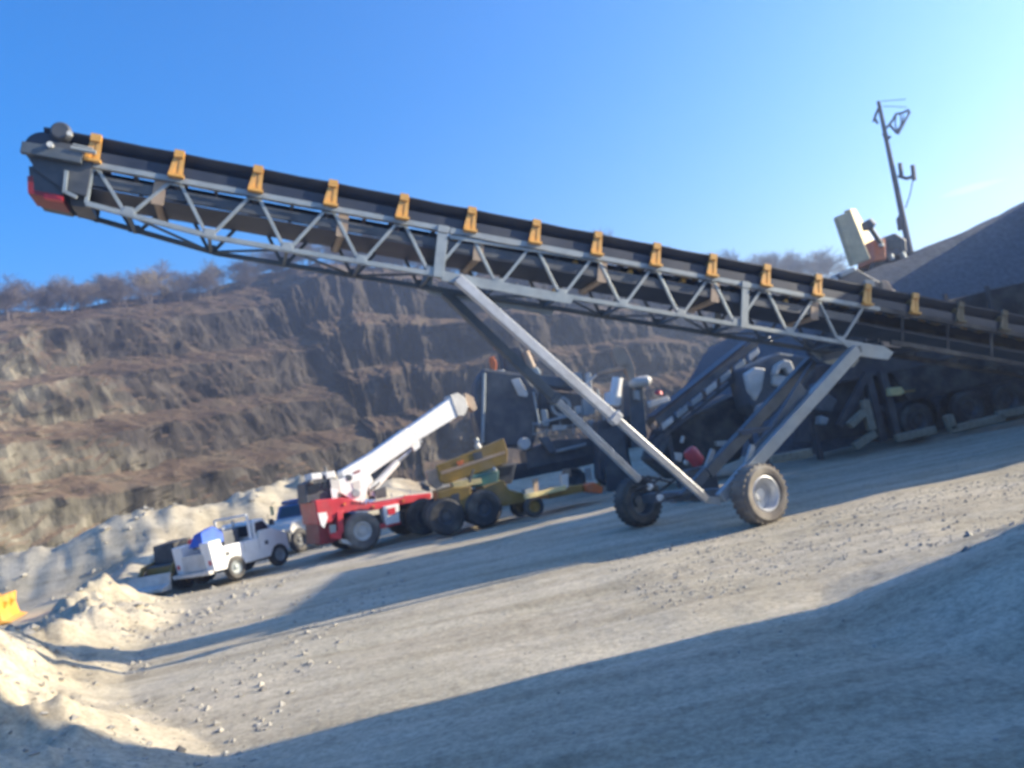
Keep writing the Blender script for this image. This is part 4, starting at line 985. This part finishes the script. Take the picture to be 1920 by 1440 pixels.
# ------------------------------------------------------------------ excavator on the stockpile
def excavator():
    Y = 33; o = at(1665, 498, 35); f = Frame(o, 5)
    r = empty('excavator', o, 'excavator on top of the dark stockpile with a broad pale yellow boom tilted left', 'excavator')
    f.slab([(1568, 406), (1599, 498), (1633, 485), (1596, 394)], -2.0, .3).build('boom', M['boom_shade'], r, bevel=.04)  # broad face painted a duller tone as its shaded side
    Frame(f.pt(1598, 440, -2.0), 58).slab([(1594, 392), (1633, 488), (1641, 486), (1644, 458), (1630, 436), (1604, 391)], .0, .25).build('lit_boom_side', M['pale_yellow'], r, bevel=.02)  # edge painted a lighter yellow to read as sunlit
    MB().lathe(f.pt(1624, 414, -1.4), f.pt(1634, 432, -1.4), [(0, 0), (0, .22), (.3, .3), (.45, 0)], 14).build('arm_cylinder', M['dark_steel'], r, smooth=True)
    MB().tube(f.pt(1626, 418, -1.3), f.pt(1655, 462, -1.0), .1).build('hydraulic_line', M['dark_steel'], r)
    f.slab([(1640, 448), (1640, 490), (1662, 488), (1660, 446)], -1.0, 1.5).build('engine_cover', M['orange'], r, bevel=.05)
    f.slab([(1655, 445), (1660, 485), (1702, 474), (1700, 448), (1680, 436)], -.8, 1.6).build('cab', M['dark_steel'], r, bevel=.08)
    f.slab([(1664, 450), (1668, 468), (1690, 464), (1690, 448)], -.84, .03).build('window', M['glass'], r)
    MB().tube(f.pt(1652, 458, -1.1), f.pt(1652, 462, -1.1), .1).build('work_lamp', M['lamp'], r)
    for x, y in ((1668, 478), (1690, 474)):
        MB().tube(f.pt(x, y, -1.0), f.pt(x+5, y+10, -1.0), .12).build('track_roller', M['galv'], r)
    for b in (-.9, .6):
        MB().prism([f.p(a, b, c) for a, c in ((-1.2, -.1), (-1.0, -.45), (1.3, -.35), (1.5, .1), (1.2, .3), (-1.0, .2))], f.e2*.45).build('crawler_track', M['rubber'], r, bevel=.05)
excavator()
def grizzly():
    o = at(1640, 600, 30); f = Frame(o, 10)
    r = empty('loading_hopper', (o[0], o[1], 4.0), 'dark steel loading hopper lip with pale patches below the yellow excavator boom', 'hopper')
    f.slab([(1535, 533), (1600, 500), (1680, 545), (1730, 575), (1720, 600), (1560, 580), (1530, 560)], 0, 1.2).build('hopper_wall', M['dark_steel'], r, bevel=.04)
    f.slab([(1652, 527), (1656, 550), (1690, 560), (1694, 550), (1676, 545), (1664, 526)], -.12, .1).build('worn_plate', M['tan'], r, bevel=.02)
    f.slab([(1622, 525), (1618, 545), (1640, 550), (1640, 526)], -.12, .1).build('bolted_plate', M['galv'], r, bevel=.02)
    f.slab([(1576, 512), (1578, 520), (1605, 508), (1603, 500)], -.1, .1).build('lip_plate', M['galv'], r, bevel=.02)
    MB().tube(f.pt(1566, 524, -.12), f.pt(1566, 524, -.3), .1).build('marker_lamp', M['lamp'], r, smooth=True)
    MB().tube(f.pt(1556, 534, -.12), f.pt(1556, 534, -.25), .09).build('marker_lamp', M['galv'], r, smooth=True)
grizzly()
def parts_rack():
    o = at(1470, 720, 25); f = Frame(o, 8)
    r = empty('generator_trailer', (o[0], o[1], 0), 'grey generator trailer with rounded white ducts seen between the rear legs of the long conveyor', 'trailer')
    f.slab([(1395, 690), (1410, 760), (1440, 790), (1530, 700), (1530, 670), (1460, 660)], .4, 1.4).build('housing', M['blue_steel'], r, bevel=.08)
    f.slab([(1450, 702), (1456, 684), (1470, 674), (1484, 676), (1490, 690), (1488, 706), (1478, 700), (1474, 690), (1464, 692), (1460, 704)], .15, .3).build('duct_elbow', M['offwhite'], r, bevel=.05)
    f.slab([(1450, 700), (1448, 722), (1470, 728), (1486, 706)], .25, .3).build('duct', M['offwhite'], r, bevel=.06)
    f.slab([(1398, 700), (1405, 730), (1418, 752), (1430, 730), (1436, 690), (1415, 688)], .25, .3).build('duct', M['offwhite'], r, bevel=.06)
    f.slab([(1420, 760), (1420, 778), (1440, 768), (1438, 752)], .25, .3).build('duct', M['galv'], r, bevel=.05)
    MB().tube(f.pt(1437, 634, 0), f.pt(1441, 642, 0), .12).build('exhaust_cap', M['offwhite'], r, smooth=True)
    for a in (-.8, .9):
        f.box(a, a+.15, .6, .8, -o[2]-.0, -.3).build('stand', M['dark_steel'], r)
parts_rack()

# ------------------------------------------------------------------ off frame: the shed and the bin, both made up to throw the long shadows
def blocker():
    o = A(14.5, -6, 0)
    r = empty('shed_shadow_blocker', o, 'made-up grey corrugated shadow shed outside the right edge of the view', 'blocker')
    x0, x1, y0, y1, h = 14.5, 23, -22, 10.55, 8.0
    MB().hexa(A((x0+x1)/2, (y0+y1)/2, h/2), A((x1-x0)/2, 0, 0), A(0, (y1-y0)/2, 0), A(0, 0, h/2)).build('blocker_wall', M['galv'], r)
    MB().prism([A(x0-.4, y0-.4, h+.003), A(x1+.4, y0-.4, h+.003), A((x0+x1)/2, y0-.4, h+1.6)], A(0, y1-y0+.8, 0)).build('blocker_roof', M['dark_steel'], r)
    mb = MB(); [mb.hexa(A(x0-.03, y, h/2), A(.03, 0, 0), A(0, .06, 0), A(0, 0, h/2-.05)) for y in np.arange(y0+.5, y1, .7)]; mb.build('blocker_rib', M['galv'], r)
    MB().hexa(A(x0-.06, -3, 2.2), A(.05, 0, 0), A(0, 2.2, 0), A(0, 0, 2.2)).build('door', M['blue_paint'], r)
blocker()
def bin_blocker():  # unseen block added to cast the mid-yard shadow
    r = empty('bin_shadow_blocker', A(18, 19.2, 0), 'added dark bin outside the right edge, there to shade the yard', 'bin')
    MB().prism([A(17.6, 17.4, .3), A(17.6, 24.9, .3), A(17.2, 25.3, 7.2), A(17.2, 17.3, 7.2)], A(5.5, .7, 0)).build('bin', M['dark_steel'], r, bevel=.03)
    for y in np.arange(17.6, 25.2, .95): MB().beam(A(17.5, y, .4), A(17.12, y, 7.1), .1, .14).build('stiffener', M['galv'], r)
    MB().beam(A(17.1, 17.2, 7.22), A(17.1, 25.4, 7.22), .2, .16).build('blocker_rim_rail', M['dirty_yellow'], r)
    for x, y in ((17.8, 18.2), (17.8, 24.4), (22.4, 18.9), (22.4, 24.8)): MB().beam(A(x, y, 0), A(x, y, 3.2), .25, .25).build('support_leg', M['dark_steel'], r)
bin_blocker()

# ------------------------------------------------------------------ haze
def haze():
    mm = bpy.data.materials.new('haze'); mm.use_nodes = True; t = mm.node_tree; t.nodes.clear()
    o_ = t.nodes.new('ShaderNodeOutputMaterial'); v = t.nodes.new('ShaderNodeVolumePrincipled')
    v.inputs['Density'].default_value = .0026; v.inputs['Color'].default_value = (.66, .78, 1, 1); v.inputs['Anisotropy'].default_value = .6
    t.links.new(v.outputs[0], o_.inputs['Volume'])
    x0, x1, y0, y1, z0, z1 = -450, 450, -450, 450, -9, 62
    o = MB().hexa(A((x0+x1)/2, (y0+y1)/2, (z0+z1)/2), A((x1-x0)/2, 0, 0), A(0, (y1-y0)/2, 0), A(0, 0, (z1-z0)/2)).build('haze', mm)
    tag(o, kind='stuff', label='thin bluish haze hanging in the quarry air', cat='haze')
haze()
